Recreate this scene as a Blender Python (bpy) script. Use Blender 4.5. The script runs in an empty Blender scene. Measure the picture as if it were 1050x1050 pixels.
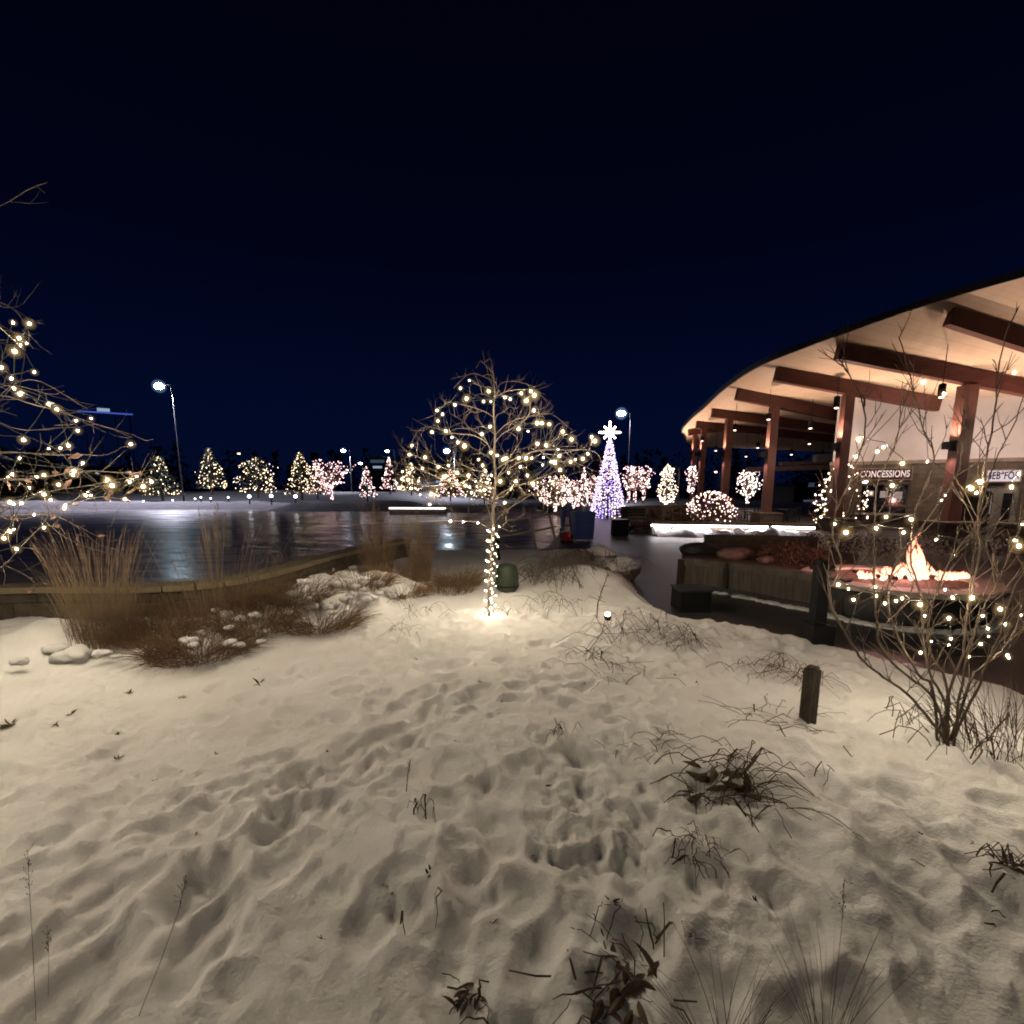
import bpy, math, random
import numpy as np
from mathutils import Vector, Matrix
R = random.Random(11)
rad = math.radians
scene = bpy.context.scene
COL = scene.collection

# ------------------------------------------------------------------ camera maths
F, CX, CY, H = 525.0, 525.0, 588.0, 2.0
PT = rad(9.5); CP, SP = math.cos(PT), math.sin(PT)
def ray(px, py):
    u = (px - CX) / F; v = (CY - py) / F
    return u, CP + SP * v, -SP + CP * v
def at(px, py, Y):
    x, y, z = ray(px, py); t = Y / y
    return Vector((x * t, Y, H + z * t))
def g(px, py, z=0.0):
    x, y, zz = ray(px, py); t = (z - H) / zz
    return Vector((x * t, y * t, z))

# ------------------------------------------------------------------ numpy noise
def _hash(ix, iy, seed):
    h = (ix.astype(np.int64) * 374761393 + iy.astype(np.int64) * 668265263 + seed * 974711) & 0xffffffff
    h = ((h ^ (h >> 13)) * 1274126177) & 0xffffffff
    h = h ^ (h >> 16)
    return (h & 0xffff) / 65535.0
def vnoise(x, y, seed=0):
    x = np.asarray(x, float); y = np.asarray(y, float)
    ix = np.floor(x); iy = np.floor(y); fx = x - ix; fy = y - iy
    fx = fx**3 * (fx * (fx * 6 - 15) + 10); fy = fy**3 * (fy * (fy * 6 - 15) + 10)
    a = _hash(ix, iy, seed); b = _hash(ix + 1, iy, seed); c = _hash(ix, iy + 1, seed); d = _hash(ix + 1, iy + 1, seed)
    return (a + (b - a) * fx) * (1 - fy) + (c + (d - c) * fx) * fy - 0.5
def rnoise(x, y, seed=0, a=0.6):   # rotated copy so that the lattice does not line up
    c, s = math.cos(a), math.sin(a)
    return vnoise(c * x - s * y + 3.7, s * x + c * y - 1.3, seed)

# ------------------------------------------------------------------ materials
def links(nt, a, b): nt.links.new(a, b)
def mat(name, c1, c2=None, rough=0.6, metal=0.0, scale=6.0, bump=0.0, bscale=None, detail=4.0, spec=0.4, stretch=None, trans=0.0):
    m = bpy.data.materials.new(name); m.use_nodes = True
    nt = m.node_tree; b = nt.nodes['Principled BSDF']
    b.inputs['Roughness'].default_value = rough; b.inputs['Metallic'].default_value = metal
    b.inputs['Specular IOR Level'].default_value = spec
    b.inputs['Base Color'].default_value = (*c1, 1)
    tc = nt.nodes.new('ShaderNodeTexCoord'); src = tc.outputs['Object']
    if stretch:
        mp = nt.nodes.new('ShaderNodeMapping'); mp.inputs['Scale'].default_value = stretch
        links(nt, src, mp.inputs[0]); src = mp.outputs[0]
    if c2:
        n = nt.nodes.new('ShaderNodeTexNoise'); n.inputs['Scale'].default_value = scale; n.inputs['Detail'].default_value = detail
        links(nt, src, n.inputs['Vector'])
        r = nt.nodes.new('ShaderNodeValToRGB'); r.color_ramp.elements[0].position = .35; r.color_ramp.elements[1].position = .65
        r.color_ramp.elements[0].color = (*c1, 1); r.color_ramp.elements[1].color = (*c2, 1)
        links(nt, n.outputs['Fac'], r.inputs[0]); links(nt, r.outputs[0], b.inputs['Base Color'])
    if bump:
        n2 = nt.nodes.new('ShaderNodeTexNoise'); n2.inputs['Scale'].default_value = bscale or scale * 3; n2.inputs['Detail'].default_value = 5
        links(nt, src, n2.inputs['Vector'])
        bp = nt.nodes.new('ShaderNodeBump'); bp.inputs['Strength'].default_value = bump; bp.inputs['Distance'].default_value = .03
        links(nt, n2.outputs['Fac'], bp.inputs['Height']); links(nt, bp.outputs[0], b.inputs['Normal'])
    return m
def emit(name, col, s, sample=True):
    m = bpy.data.materials.new(name); m.use_nodes = True
    nt = m.node_tree; nt.nodes.clear()
    e = nt.nodes.new('ShaderNodeEmission'); e.inputs[0].default_value = (*col, 1); e.inputs[1].default_value = s
    o = nt.nodes.new('ShaderNodeOutputMaterial'); links(nt, e.outputs[0], o.inputs[0])
    if not sample: m.cycles.emission_sampling = 'NONE'
    return m
def globe_mat(name, col, s, fac):
    m = emit(name, col, s, False); nt = m.node_tree
    e = [n for n in nt.nodes if n.type == 'EMISSION'][0]; o = [n for n in nt.nodes if n.type == 'OUTPUT_MATERIAL'][0]
    t = nt.nodes.new('ShaderNodeBsdfTransparent'); mx = nt.nodes.new('ShaderNodeMixShader'); mx.inputs[0].default_value = fac
    links(nt, t.outputs[0], mx.inputs[1]); links(nt, e.outputs[0], mx.inputs[2]); links(nt, mx.outputs[0], o.inputs[0])
    return m

M = {}
M['snow'] = mat('snow', (.87, .87, .88), (.81, .80, .80), rough=.75, scale=2.2, bump=.34, bscale=55, spec=.25)
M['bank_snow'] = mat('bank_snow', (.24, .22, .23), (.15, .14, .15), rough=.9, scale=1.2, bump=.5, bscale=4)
M['snow_clump'] = mat('snow_clump', (.82, .82, .84), (.74, .74, .75), rough=.8, scale=9, bump=.4, bscale=30, spec=.2)
M['bark'] = mat('bark', (.13, .10, .075), (.21, .17, .13), rough=.85, scale=14, bump=.5, bscale=40, stretch=(1, 1, .3))
M['bark_dark'] = mat('bark_dark', (.07, .05, .038), (.13, .095, .07), rough=.85, scale=14, bump=.5, bscale=40)
M['twig'] = mat('twig', (.085, .07, .058), (.15, .125, .10), rough=.8, scale=10)
M['stem'] = mat('dead_stem', (.035, .022, .014), (.10, .065, .038), rough=.8, scale=20)
M['growth'] = mat('grey_growth', (.09, .075, .065), (.19, .16, .14), rough=.85, scale=12)
M['stem_red'] = mat('dead_stem_reddish', (.06, .025, .018), (.13, .06, .04), rough=.75, scale=20)
M['straw'] = mat('straw_grass', (.13, .09, .055), (.25, .175, .11), rough=.8, scale=5)
M['straw_dark'] = mat('brown_mat_grass', (.11, .068, .038), (.23, .145, .085), rough=.85, scale=7)
M['leaf'] = mat('dry_leaf', (.17, .10, .075), (.28, .18, .14), rough=.7, scale=9)
M['sprig'] = mat('dark_sprig', (.012, .017, .008), (.03, .04, .018), rough=.6, scale=25)
M['cable'] = mat('dark_cable', (.012, .014, .012), (.02, .022, .018), rough=.6)
def ice_mat():
    m = mat('ice', (.64, .57, .57), (.47, .42, .43), rough=.24, scale=.4, bump=.10, bscale=2.6, spec=.2, detail=9)
    nt = m.node_tree; b = nt.nodes['Principled BSDF']; tc = nt.nodes.new('ShaderNodeTexCoord')
    n = nt.nodes.new('ShaderNodeTexNoise'); n.inputs['Scale'].default_value = .9; n.inputs['Detail'].default_value = 8; n.inputs['Roughness'].default_value = .7
    mp = nt.nodes.new('ShaderNodeMapping'); mp.inputs['Scale'].default_value = (.35, 1.6, 1); mp.inputs['Rotation'].default_value = (0, 0, .25)
    links(nt, tc.outputs['Object'], mp.inputs[0]); links(nt, mp.outputs[0], n.inputs['Vector'])
    r = nt.nodes.new('ShaderNodeMapRange'); r.inputs[1].default_value = .35; r.inputs[2].default_value = .7; r.inputs[3].default_value = .10; r.inputs[4].default_value = .5
    links(nt, n.outputs['Fac'], r.inputs[0]); links(nt, r.outputs[0], b.inputs['Roughness'])
    return m
M['ice'] = ice_mat()
M['wall_stone'] = mat('wall_stone', (.14, .12, .085), (.085, .073, .055), rough=.85, scale=5, bump=.6, bscale=25)
M['cap_stone'] = mat('cap_stone', (.30, .25, .16), (.22, .18, .12), rough=.8, scale=5, bump=.4, bscale=25)
M['rock'] = mat('rock', (.26, .17, .14), (.14, .10, .085), rough=.9, scale=3, bump=.9, bscale=9)
M['rock_grey'] = mat('rock_grey', (.12, .11, .11), (.2, .18, .17), rough=.9, scale=3, bump=.9, bscale=9)
M['wood_panel'] = mat('wood_panel', (.115, .10, .08), (.07, .06, .048), rough=.75, scale=3, bump=.3, stretch=(6, 6, .6))
M['planter_cap'] = mat('planter_cap', (.14, .12, .10), (.08, .07, .06), rough=.8, scale=5, bump=.3)
M['black'] = mat('black_paint', (.010, .010, .012), (.015, .015, .018), rough=.75, spec=.2)
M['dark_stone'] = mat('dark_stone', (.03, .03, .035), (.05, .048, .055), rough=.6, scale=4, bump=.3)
M['dark_metal'] = mat('dark_metal', (.02, .02, .022), (.035, .035, .04), rough=.4, metal=.6)
M['grey_metal'] = mat('grey_metal', (.25, .25, .27), (.32, .32, .34), rough=.4, metal=.7)
M['pole_metal'] = mat('pole_metal', (.09, .09, .10), (.12, .12, .13), rough=.6, metal=.3)
M['rail'] = mat('rail_paint', (.34, .29, .25), (.25, .2, .17), rough=.6)
M['beam'] = mat('beam_stain', (.105, .032, .024), (.07, .023, .018), rough=.6, scale=2.5, bump=.15, stretch=(1, 6, 6))
M['column'] = mat('column_stain', (.135, .056, .044), (.095, .040, .032), rough=.6, scale=2.5, bump=.15, stretch=(6, 6, .7))
M['ceiling'] = mat('ceiling_board', (.68, .54, .40), (.62, .49, .36), rough=.6, scale=.9, bump=.15, bscale=4, stretch=(2.2, .5, 1), detail=3)
M['fascia'] = mat('fascia', (.02, .022, .03), (.03, .032, .04), rough=.5)
M['roof_top'] = mat('roof_top', (.03, .03, .035), (.045, .045, .05), rough=.6)
M['stucco'] = mat('stucco', (.74, .66, .62), (.68, .60, .56), rough=.9, scale=1.5, bump=.25, bscale=40)
M['stone_wall'] = mat('stone_wall_face', (.17, .132, .10), (.125, .098, .075), rough=.9, scale=2.4, bump=.8, bscale=7)
M['trim'] = mat('trim', (.30, .23, .18), (.24, .18, .14), rough=.6)
M['frame'] = mat('door_frame', (.32, .29, .26), (.28, .25, .23), rough=.5, metal=.3)
M['glass'] = mat('dark_glass', (.012, .013, .018), (.02, .02, .026), rough=.05, spec=.7)
M['paper'] = mat('paper', (.7, .68, .72), (.66, .64, .68), rough=.7)
M['sign_red'] = mat('sign_maroon', (.10, .022, .018), (.075, .018, .015), rough=.5)
M['cone_red'] = mat('cone_red', (.55, .035, .03), (.48, .03, .025), rough=.5)
M['cone_white'] = mat('cone_white', (.75, .72, .70), (.68, .65, .63), rough=.5)
M['bin_blue'] = mat('bin_blue', (.05, .12, .42), (.04, .10, .36), rough=.45)
M['box_green'] = mat('box_green', (.030, .045, .028), (.022, .034, .02), rough=.5, scale=8, bump=.15)
M['pine'] = mat('pine_needles', (.035, .055, .025), (.07, .09, .04), rough=.8, scale=4)
M['far_wood'] = mat('far_wood', (.012, .013, .015), (.02, .02, .02), rough=.95, scale=.3)
M['bush_brown'] = mat('bush_brown', (.15, .075, .05), (.08, .045, .03), rough=.85, scale=6)
M['post_wood'] = mat('post_wood', (.075, .06, .042), (.03, .024, .017), rough=.85, scale=9, bump=.9, stretch=(6, 6, .8))
M['char_log'] = mat('char_log', (.025, .02, .018), (.05, .04, .035), rough=.9, bump=.5)
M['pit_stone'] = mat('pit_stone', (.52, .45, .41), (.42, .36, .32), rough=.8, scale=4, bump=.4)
M['gas_bed'] = mat('gas_bed', (.24, .14, .11), (.08, .045, .035), rough=.9, scale=18, bump=1.0, bscale=40)
WARM = (1.0, .825, .58)
M['bulb'] = emit('bulb_core', WARM, 740)
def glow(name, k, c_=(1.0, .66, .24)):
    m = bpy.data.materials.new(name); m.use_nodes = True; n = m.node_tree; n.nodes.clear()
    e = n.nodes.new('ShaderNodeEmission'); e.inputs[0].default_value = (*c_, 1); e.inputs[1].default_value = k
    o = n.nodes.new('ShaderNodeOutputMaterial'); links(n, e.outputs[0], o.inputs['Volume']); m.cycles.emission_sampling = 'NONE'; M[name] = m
glow('bulb_halo_inner', 12.0); glow('lamp_halo', .22, (.3, .5, 1.0)); glow('bulb_halo_mid', 3.2); glow('bulb_halo_outer', 1.0)  # glowing volumes imitating lens bloom round the lights, no real shell
M['far_warm'] = emit('far_bulb_warm', (1.0, .74, .46), 5)
M['far_pink'] = emit('far_bulb_pink', (1.0, .56, .58), 4.5)
M['far_white'] = emit('far_bulb_white', (1.0, .78, .70), 5)
M['star_bulb'] = emit('star_bulb', (1.0, .80, .62), 14)
M['far_violet'] = emit('far_bulb_violet', (.47, .34, 1.0), 4.5)
M['lamp_blue'] = emit('lamp_blue', (.62, .84, 1.0), 130)
M['lamp_cool'] = emit('lamp_cool', (.75, .85, 1.0), 40)
M['path_lens'] = emit('path_lens', (.85, .9, 1.0), 7)
M['blue_tube'] = emit('blue_tube', (.10, .18, .9), .6)
M['led'] = emit('led_strip', (1.0, .90, .93), 22)
M['led_far'] = emit('led_far', (1.0, .92, .92), 3)
M['uplight_lens'] = emit('uplight_lens', (1.0, .72, .55), 22)
M['lens'] = emit('pendant_lens', (1.0, .78, .6), 5)
M['sign_lit'] = emit('sign_lit', (1.0, .80, .86), .75)
M['text_lit'] = emit('text_lit', (1.0, .78, .72), .95)

def paving():
    m = mat('paving', (.060, .056, .062), (.040, .037, .042), rough=.42, scale=1.2, bump=.2, bscale=50, spec=.45)
    nt = m.node_tree; b = nt.nodes['Principled BSDF']
    old = b.inputs['Base Color'].links[0].from_socket
    tc = nt.nodes.new('ShaderNodeTexCoord'); br = nt.nodes.new('ShaderNodeTexBrick')
    br.inputs['Scale'].default_value = 1.0; br.inputs['Brick Width'].default_value = 1.8; br.inputs['Row Height'].default_value = 1.2
    br.inputs['Mortar Size'].default_value = .012; br.offset = 0
    br.inputs['Color1'].default_value = (1, 1, 1, 1); br.inputs['Color2'].default_value = (.8, .8, .8, 1); br.inputs['Mortar'].default_value = (.35, .35, .35, 1)
    links(nt, tc.outputs['Object'], br.inputs['Vector'])
    mx = nt.nodes.new('ShaderNodeMix'); mx.data_type = 'RGBA'; mx.blend_type = 'MULTIPLY'; mx.inputs[0].default_value = 1
    links(nt, old, mx.inputs[6]); links(nt, br.outputs['Color'], mx.inputs[7]); links(nt, mx.outputs[2], b.inputs['Base Color'])
    return m
M['paving'] = paving()
def stone_courses(key):
    m = M[key]; nt = m.node_tree; b = nt.nodes['Principled BSDF']
    old = b.inputs['Base Color'].links[0].from_socket
    tc = nt.nodes.new('ShaderNodeTexCoord'); sp = nt.nodes.new('ShaderNodeSeparateXYZ'); cb = nt.nodes.new('ShaderNodeCombineXYZ')
    links(nt, tc.outputs['Object'], sp.inputs[0]); links(nt, sp.outputs[0], cb.inputs[0]); links(nt, sp.outputs[2], cb.inputs[1])
    br = nt.nodes.new('ShaderNodeTexBrick'); br.inputs['Scale'].default_value = 1; br.inputs['Brick Width'].default_value = .62; br.inputs['Row Height'].default_value = .22
    br.inputs['Mortar Size'].default_value = .009; br.inputs['Color1'].default_value = (1, 1, 1, 1); br.inputs['Color2'].default_value = (.74, .72, .7, 1); br.inputs['Mortar'].default_value = (.5, .48, .46, 1)
    links(nt, cb.outputs[0], br.inputs['Vector'])
    mx = nt.nodes.new('ShaderNodeMix'); mx.data_type = 'RGBA'; mx.blend_type = 'MULTIPLY'; mx.inputs[0].default_value = 1
    links(nt, old, mx.inputs[6]); links(nt, br.outputs['Color'], mx.inputs[7]); links(nt, mx.outputs[2], b.inputs['Base Color'])
for k in ('stone_wall', 'wall_stone'): stone_courses(k)
def boards():
    m = M['ceiling']; nt = m.node_tree; b = nt.nodes['Principled BSDF']; old = b.inputs['Base Color'].links[0].from_socket
    tc = nt.nodes.new('ShaderNodeTexCoord'); br = nt.nodes.new('ShaderNodeTexBrick'); br.inputs['Scale'].default_value = 1; br.inputs['Brick Width'].default_value = 4.2; br.inputs['Row Height'].default_value = .24
    br.inputs['Mortar Size'].default_value = .008; br.inputs['Color1'].default_value = (1, 1, 1, 1); br.inputs['Color2'].default_value = (.95, .94, .93, 1); br.inputs['Mortar'].default_value = (.82, .8, .78, 1)
    links(nt, tc.outputs['Object'], br.inputs['Vector'])
    mx = nt.nodes.new('ShaderNodeMix'); mx.data_type = 'RGBA'; mx.blend_type = 'MULTIPLY'; mx.inputs[0].default_value = 1
    links(nt, old, mx.inputs[6]); links(nt, br.outputs['Color'], mx.inputs[7]); links(nt, mx.outputs[2], b.inputs['Base Color'])
boards()
def flame_mat():
    m = emit('flame', (1, .4, .2), 5)
    nt = m.node_tree; e = [n for n in nt.nodes if n.type == 'EMISSION'][0]
    tc = nt.nodes.new('ShaderNodeTexCoord'); n = nt.nodes.new('ShaderNodeTexNoise'); n.inputs['Scale'].default_value = 6
    sp = nt.nodes.new('ShaderNodeSeparateXYZ'); links(nt, tc.outputs['Generated'], sp.inputs[0])
    links(nt, tc.outputs['Object'], n.inputs['Vector'])
    ad = nt.nodes.new('ShaderNodeMath'); ad.operation = 'MULTIPLY_ADD'; ad.inputs[1].default_value = .35
    links(nt, n.outputs['Fac'], ad.inputs[0]); links(nt, sp.outputs[2], ad.inputs[2])
    r = nt.nodes.new('ShaderNodeValToRGB'); r.color_ramp.elements[0].color = (1, .50, .34, 1); r.color_ramp.elements[1].color = (1, .27, .15, 1)
    r.color_ramp.elements[0].position = .3; r.color_ramp.elements[1].position = 1.0
    links(nt, ad.outputs[0], r.inputs[0]); links(nt, r.outputs[0], e.inputs[0])
    e.inputs[1].default_value = 4
    o = [q for q in nt.nodes if q.type == 'OUTPUT_MATERIAL'][0]; tr_ = nt.nodes.new('ShaderNodeBsdfTransparent'); mx = nt.nodes.new('ShaderNodeMixShader')
    n3 = nt.nodes.new('ShaderNodeTexNoise'); n3.inputs['Scale'].default_value = 14; r3 = nt.nodes.new('ShaderNodeValToRGB'); r3.color_ramp.elements[0].position = .38; r3.color_ramp.elements[1].position = .56
    r3.color_ramp.elements[0].color = (.3, .3, .3, 1); links(nt, tc.outputs['Object'], n3.inputs['Vector']); links(nt, n3.outputs['Fac'], r3.inputs[0])
    links(nt, r3.outputs[0], mx.inputs[0]); links(nt, tr_.outputs[0], mx.inputs[1]); links(nt, e.outputs[0], mx.inputs[2]); links(nt, mx.outputs[0], o.inputs[0])
    return m
M['flame'] = flame_mat()

# ------------------------------------------------------------------ mesh builder
class MB:
    def __init__(s): s.v = []; s.f = []; s.m = []; s.cm = 0
    def add(s, vs, fs):
        b = len(s.v); s.v.extend([tuple(p) for p in vs]); s.f.extend([[i + b for i in f] for f in fs]); s.m.extend([s.cm] * len(fs))
    def box(s, c, d, rz=0.0, rot=None):
        c = Vector(c); hx, hy, hz = d[0] / 2, d[1] / 2, d[2] / 2
        mt = rot or Matrix.Rotation(rz, 3, 'Z')
        vs = [c + mt @ Vector((x * hx, y * hy, z * hz)) for x in (-1, 1) for y in (-1, 1) for z in (-1, 1)]
        s.add(vs, [(0, 1, 3, 2), (4, 6, 7, 5), (0, 4, 5, 1), (2, 3, 7, 6), (0, 2, 6, 4), (1, 5, 7, 3)])
    def bar(s, a, b, w, h, up=(0, 0, 1)):
        a = Vector(a); b = Vector(b); d = (b - a); L = d.length; x = d / L
        y = Vector(up).cross(x); y.normalize(); z = x.cross(y)
        mt = Matrix((x, y, z)).transposed()
        s.box((a + b) / 2, (L, w, h), rot=mt)
    def tube(s, pts, rs, n=5, cap=True):
        pts = [Vector(p) for p in pts]
        if len(pts) < 2: return
        if not hasattr(rs, '__len__'): rs = [rs] * len(pts)
        up = Vector((0.31, .17, .93)); vs = []
        for i, p in enumerate(pts):
            d = pts[min(i + 1, len(pts) - 1)] - pts[max(i - 1, 0)]
            if d.length < 1e-9: d = Vector((0, 0, 1))
            d.normalize(); a = d.cross(up)
            if a.length < 1e-3: a = d.cross(Vector((1, 0, 0)))
            a.normalize(); b = d.cross(a); up = a.cross(d)
            for k in range(n):
                t = 2 * math.pi * k / n
                vs.append(p + (a * math.cos(t) + b * math.sin(t)) * rs[i])
        fs = []
        for i in range(len(pts) - 1):
            for k in range(n):
                k2 = (k + 1) % n
                fs.append((i * n + k, i * n + k2, (i + 1) * n + k2, (i + 1) * n + k))
        if cap and n > 2: fs.append(tuple(range(n - 1, -1, -1))); fs.append(tuple((len(pts) - 1) * n + k for k in range(n)))
        s.add(vs, fs)
    def strap(s, pts, ws, side):   # thin bent leaf blade with a keel, so it is not paper flat
        pts = [Vector(p) for p in pts]; vs = []; fs = []
        for i, p in enumerate(pts):
            d = pts[min(i + 1, len(pts) - 1)] - pts[max(i - 1, 0)]; d.normalize()
            a = d.cross(Vector(side)); 
            if a.length < 1e-3: a = d.cross(Vector((.3, .9, .2)))
            a.normalize(); nrm = a.cross(d); w = ws[i]
            vs += [p + a * w, p + nrm * w * .45, p - a * w, p - nrm * w * .2]
        for i in range(len(pts) - 1):
            for k in range(4):
                k2 = (k + 1) % 4; fs.append((i * 4 + k, i * 4 + k2, i * 4 + 4 + k2, i * 4 + 4 + k))
        fs.append((3, 2, 1, 0)); n = (len(pts) - 1) * 4; fs.append((n, n + 1, n + 2, n + 3))
        s.add(vs, fs)
    def lathe(s, prof, c=(0, 0, 0), n=24, sx=1.0, sy=1.0):
        c = Vector(c); vs = []; fs = []
        for r, z in prof:
            for k in range(n):
                t = 2 * math.pi * k / n; vs.append(c + Vector((r * sx * math.cos(t), r * sy * math.sin(t), z)))
        for i in range(len(prof) - 1):
            for k in range(n):
                k2 = (k + 1) % n; fs.append((i * n + k, i * n + k2, (i + 1) * n + k2, (i + 1) * n + k))
        fs.append(tuple(range(n - 1, -1, -1))); fs.append(tuple((len(prof) - 1) * n + k for k in range(n)))
        s.add(vs, fs)
    def octa(s, c, r):
        c = Vector(c); vs = [c + Vector(d) * r for d in ((1, 0, 0), (-1, 0, 0), (0, 1, 0), (0, -1, 0), (0, 0, 1), (0, 0, -1))]
        s.add(vs, [(0, 2, 4), (2, 1, 4), (1, 3, 4), (3, 0, 4), (2, 0, 5), (1, 2, 5), (3, 1, 5), (0, 3, 5)])
    def ico(s, c, r, lumpy=0.0, sub=2, squash=(1, 1, 1), seed=0):
        vs, fs = ICO[sub]; rr = random.Random(seed); off = [rr.uniform(0, 9) for _ in range(3)]; out = []
        for p in vs:
            k = 1.0
            if lumpy: k += lumpy * (math.sin(p.x * 3.1 + off[0]) * math.sin(p.y * 2.7 + off[1]) + .6 * math.sin(p.z * 5.3 + off[2]) * math.sin(p.x * 6.1 + off[1]) + .35 * math.sin(p.y * 11 + off[0]) * math.sin(p.z * 9 + off[1]))
            out.append(Vector(c) + Vector((p.x * squash[0], p.y * squash[1], p.z * squash[2])) * (r * k))
        s.add(out, fs)
    def leaf(s, c, d, nrm, L, W):
        d = Vector(d).normalized(); a = d.cross(Vector(nrm)); a.normalize(); n = a.cross(d); c = Vector(c)
        t = .004
        top = [c, c + d * L * .35 + a * W * .5 + n * W * .12, c + d * L + n * W * .25, c + d * L * .35 - a * W * .5 + n * W * .12, c + d * L * .5 - n * W * .1]
        bot = [p - n * t for p in top]
        fs = [(0, 1, 4), (1, 2, 4), (2, 3, 4), (3, 0, 4)]
        s.add(top + bot, fs + [tuple(i + 5 for i in f[::-1]) for f in fs] + [(0, 5, 6, 1), (1, 6, 7, 2), (2, 7, 8, 3), (3, 8, 5, 0)])
    def curl(s, c, d, L, W, rr):
        d = Vector(d).normalized(); p = Vector(c); pts = [p]; ax = Vector((rr.uniform(-1, 1), rr.uniform(-1, 1), rr.uniform(-.3, .6)))
        for k in range(5):
            d = (d + ax * .22 + Vector((0, 0, -.08))).normalized(); p = p + d * L / 5; pts.append(p)
        s.strap(pts, [W * q * .5 for q in (.12, .75, 1.0, .85, .5, .06)], (rr.uniform(-.5, .5), rr.uniform(-.5, .5), 1))
    def build(s, name, mats, parent=None, smooth=False, org=None):
        me = bpy.data.meshes.new(name)
        o = Vector(org) if org is not None else (Vector(parent['org']) if parent else Vector((0, 0, 0)))
        v = np.array(s.v, float).reshape(-1, 3) - np.array(o)
        me.from_pydata(v.tolist(), [], s.f)
        if not isinstance(mats, (list, tuple)): mats = [mats]
        for m in mats: me.materials.append(M[m] if isinstance(m, str) else m)
        if len(mats) > 1: me.polygons.foreach_set('material_index', s.m)
        if smooth: me.polygons.foreach_set('use_smooth', [True] * len(me.polygons))
        me.update()
        ob = bpy.data.objects.new(name, me); COL.objects.link(ob)
        if parent: ob.parent = parent
        else: ob.location = o
        return ob
def _ico():
    import bmesh
    out = {}
    for sub in (1, 2, 3):
        bm = bmesh.new(); bmesh.ops.create_icosphere(bm, subdivisions=sub, radius=1)
        bm.verts.ensure_lookup_table()
        out[sub] = ([v.co.copy() for v in bm.verts], [[v.index for v in f.verts] for f in bm.faces]); bm.free()
    return out
ICO = _ico()
ORG = {}
class P(dict): pass
_orgs = {}
def thing(name, label, cat, loc, group=None):
    o = bpy.data.objects.new(name, None); COL.objects.link(o); o.location = loc; o.empty_display_size = .2
    o['label'] = label; o['category'] = cat
    if group: o['group'] = group
    o['org'] = [float(c) for c in loc]
    return o
def tag(o, label, cat, group=None):
    o['label'] = label; o['category'] = cat
    if group: o['group'] = group
    return o
def struct(o): o['kind'] = 'structure'; return o
def sub(o, parent):      # make o a sub-part of part `parent` (parts sit at their thing's origin, untransformed)
    o.parent = parent; return o
def mb_part(mb, name, mats, parent, smooth=False, root=None):
    """a sub-part: mesh coordinates relative to the root's origin, parented to a part"""
    ob = mb.build(name, mats, None, smooth, org=(root or parent)['org']); ob.location = (0, 0, 0); ob.parent = parent
    return ob
def text_mesh(txt, size, depth, m, name):
    cu = bpy.data.curves.new(name, 'FONT'); cu.body = txt; cu.size = size; cu.extrude = depth; cu.align_x = 'CENTER'; cu.align_y = 'CENTER'; cu.space_character = 1.05
    cu.offset = size * .018
    tmp = bpy.data.objects.new('tmp_' + name, cu); COL.objects.link(tmp)
    dg = bpy.context.evaluated_depsgraph_get(); dg.update()
    me = bpy.data.meshes.new_from_object(tmp.evaluated_get(dg)); COL.objects.unlink(tmp); bpy.data.objects.remove(tmp)
    me.materials.clear(); me.materials.append(M[m])
    ob = bpy.data.objects.new(name, me); COL.objects.link(ob); return ob

# ------------------------------------------------------------------ world and camera
w = bpy.data.worlds.new('World'); scene.world = w; w.use_nodes = True
nt = w.node_tree; bg = nt.nodes['Background']
tc = nt.nodes.new('ShaderNodeTexCoord'); sp = nt.nodes.new('ShaderNodeSeparateXYZ'); links(nt, tc.outputs['Generated'], sp.inputs[0])
rp = nt.nodes.new('ShaderNodeValToRGB'); links(nt, sp.outputs[2], rp.inputs[0]); links(nt, rp.outputs[0], bg.inputs[0])
cr = rp.color_ramp; cr.elements[0].position = 0; cr.elements[0].color = (.0010, .0034, .0190, 1)
cr.elements[1].position = .75; cr.elements[1].color = (.0005, .0004, .0024, 1)
e = cr.elements.new(.15); e.color = (.0006, .0029, .0180, 1)
e = cr.elements.new(.36); e.color = (.0006, .0012, .0080, 1)
bg.inputs[1].default_value = 1.0

cam = bpy.data.cameras.new('camera'); co = bpy.data.objects.new('camera', cam); COL.objects.link(co)
co.location = (0, 0, H); co.rotation_euler = (rad(90) - PT, 0, 0)
cam.sensor_width = 36; cam.lens = 18; cam.shift_y = (CY - 525) / 1050; cam.clip_start = .02; cam.clip_end = 900
scene.camera = co
scene.view_settings.view_transform = 'Standard'; scene.view_settings.look = 'None'; scene.view_settings.exposure = 0; scene.view_settings.gamma = 1
cy = scene.cycles
try:
    cy.use_denoising = True; cy.denoiser = 'OPENIMAGEDENOISE'; cy.denoising_input_passes = 'RGB_ALBEDO_NORMAL'
except Exception: pass
cy.use_light_tree = True; cy.max_bounces = 5; cy.diffuse_bounces = 3; cy.glossy_bounces = 3; cy.transparent_max_bounces = 12
cy.sample_clamp_indirect = 3.0; cy.sample_clamp_direct = 0.0; cy.caustics_reflective = False; cy.caustics_refractive = False
cy.filter_width = 1.9

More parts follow.
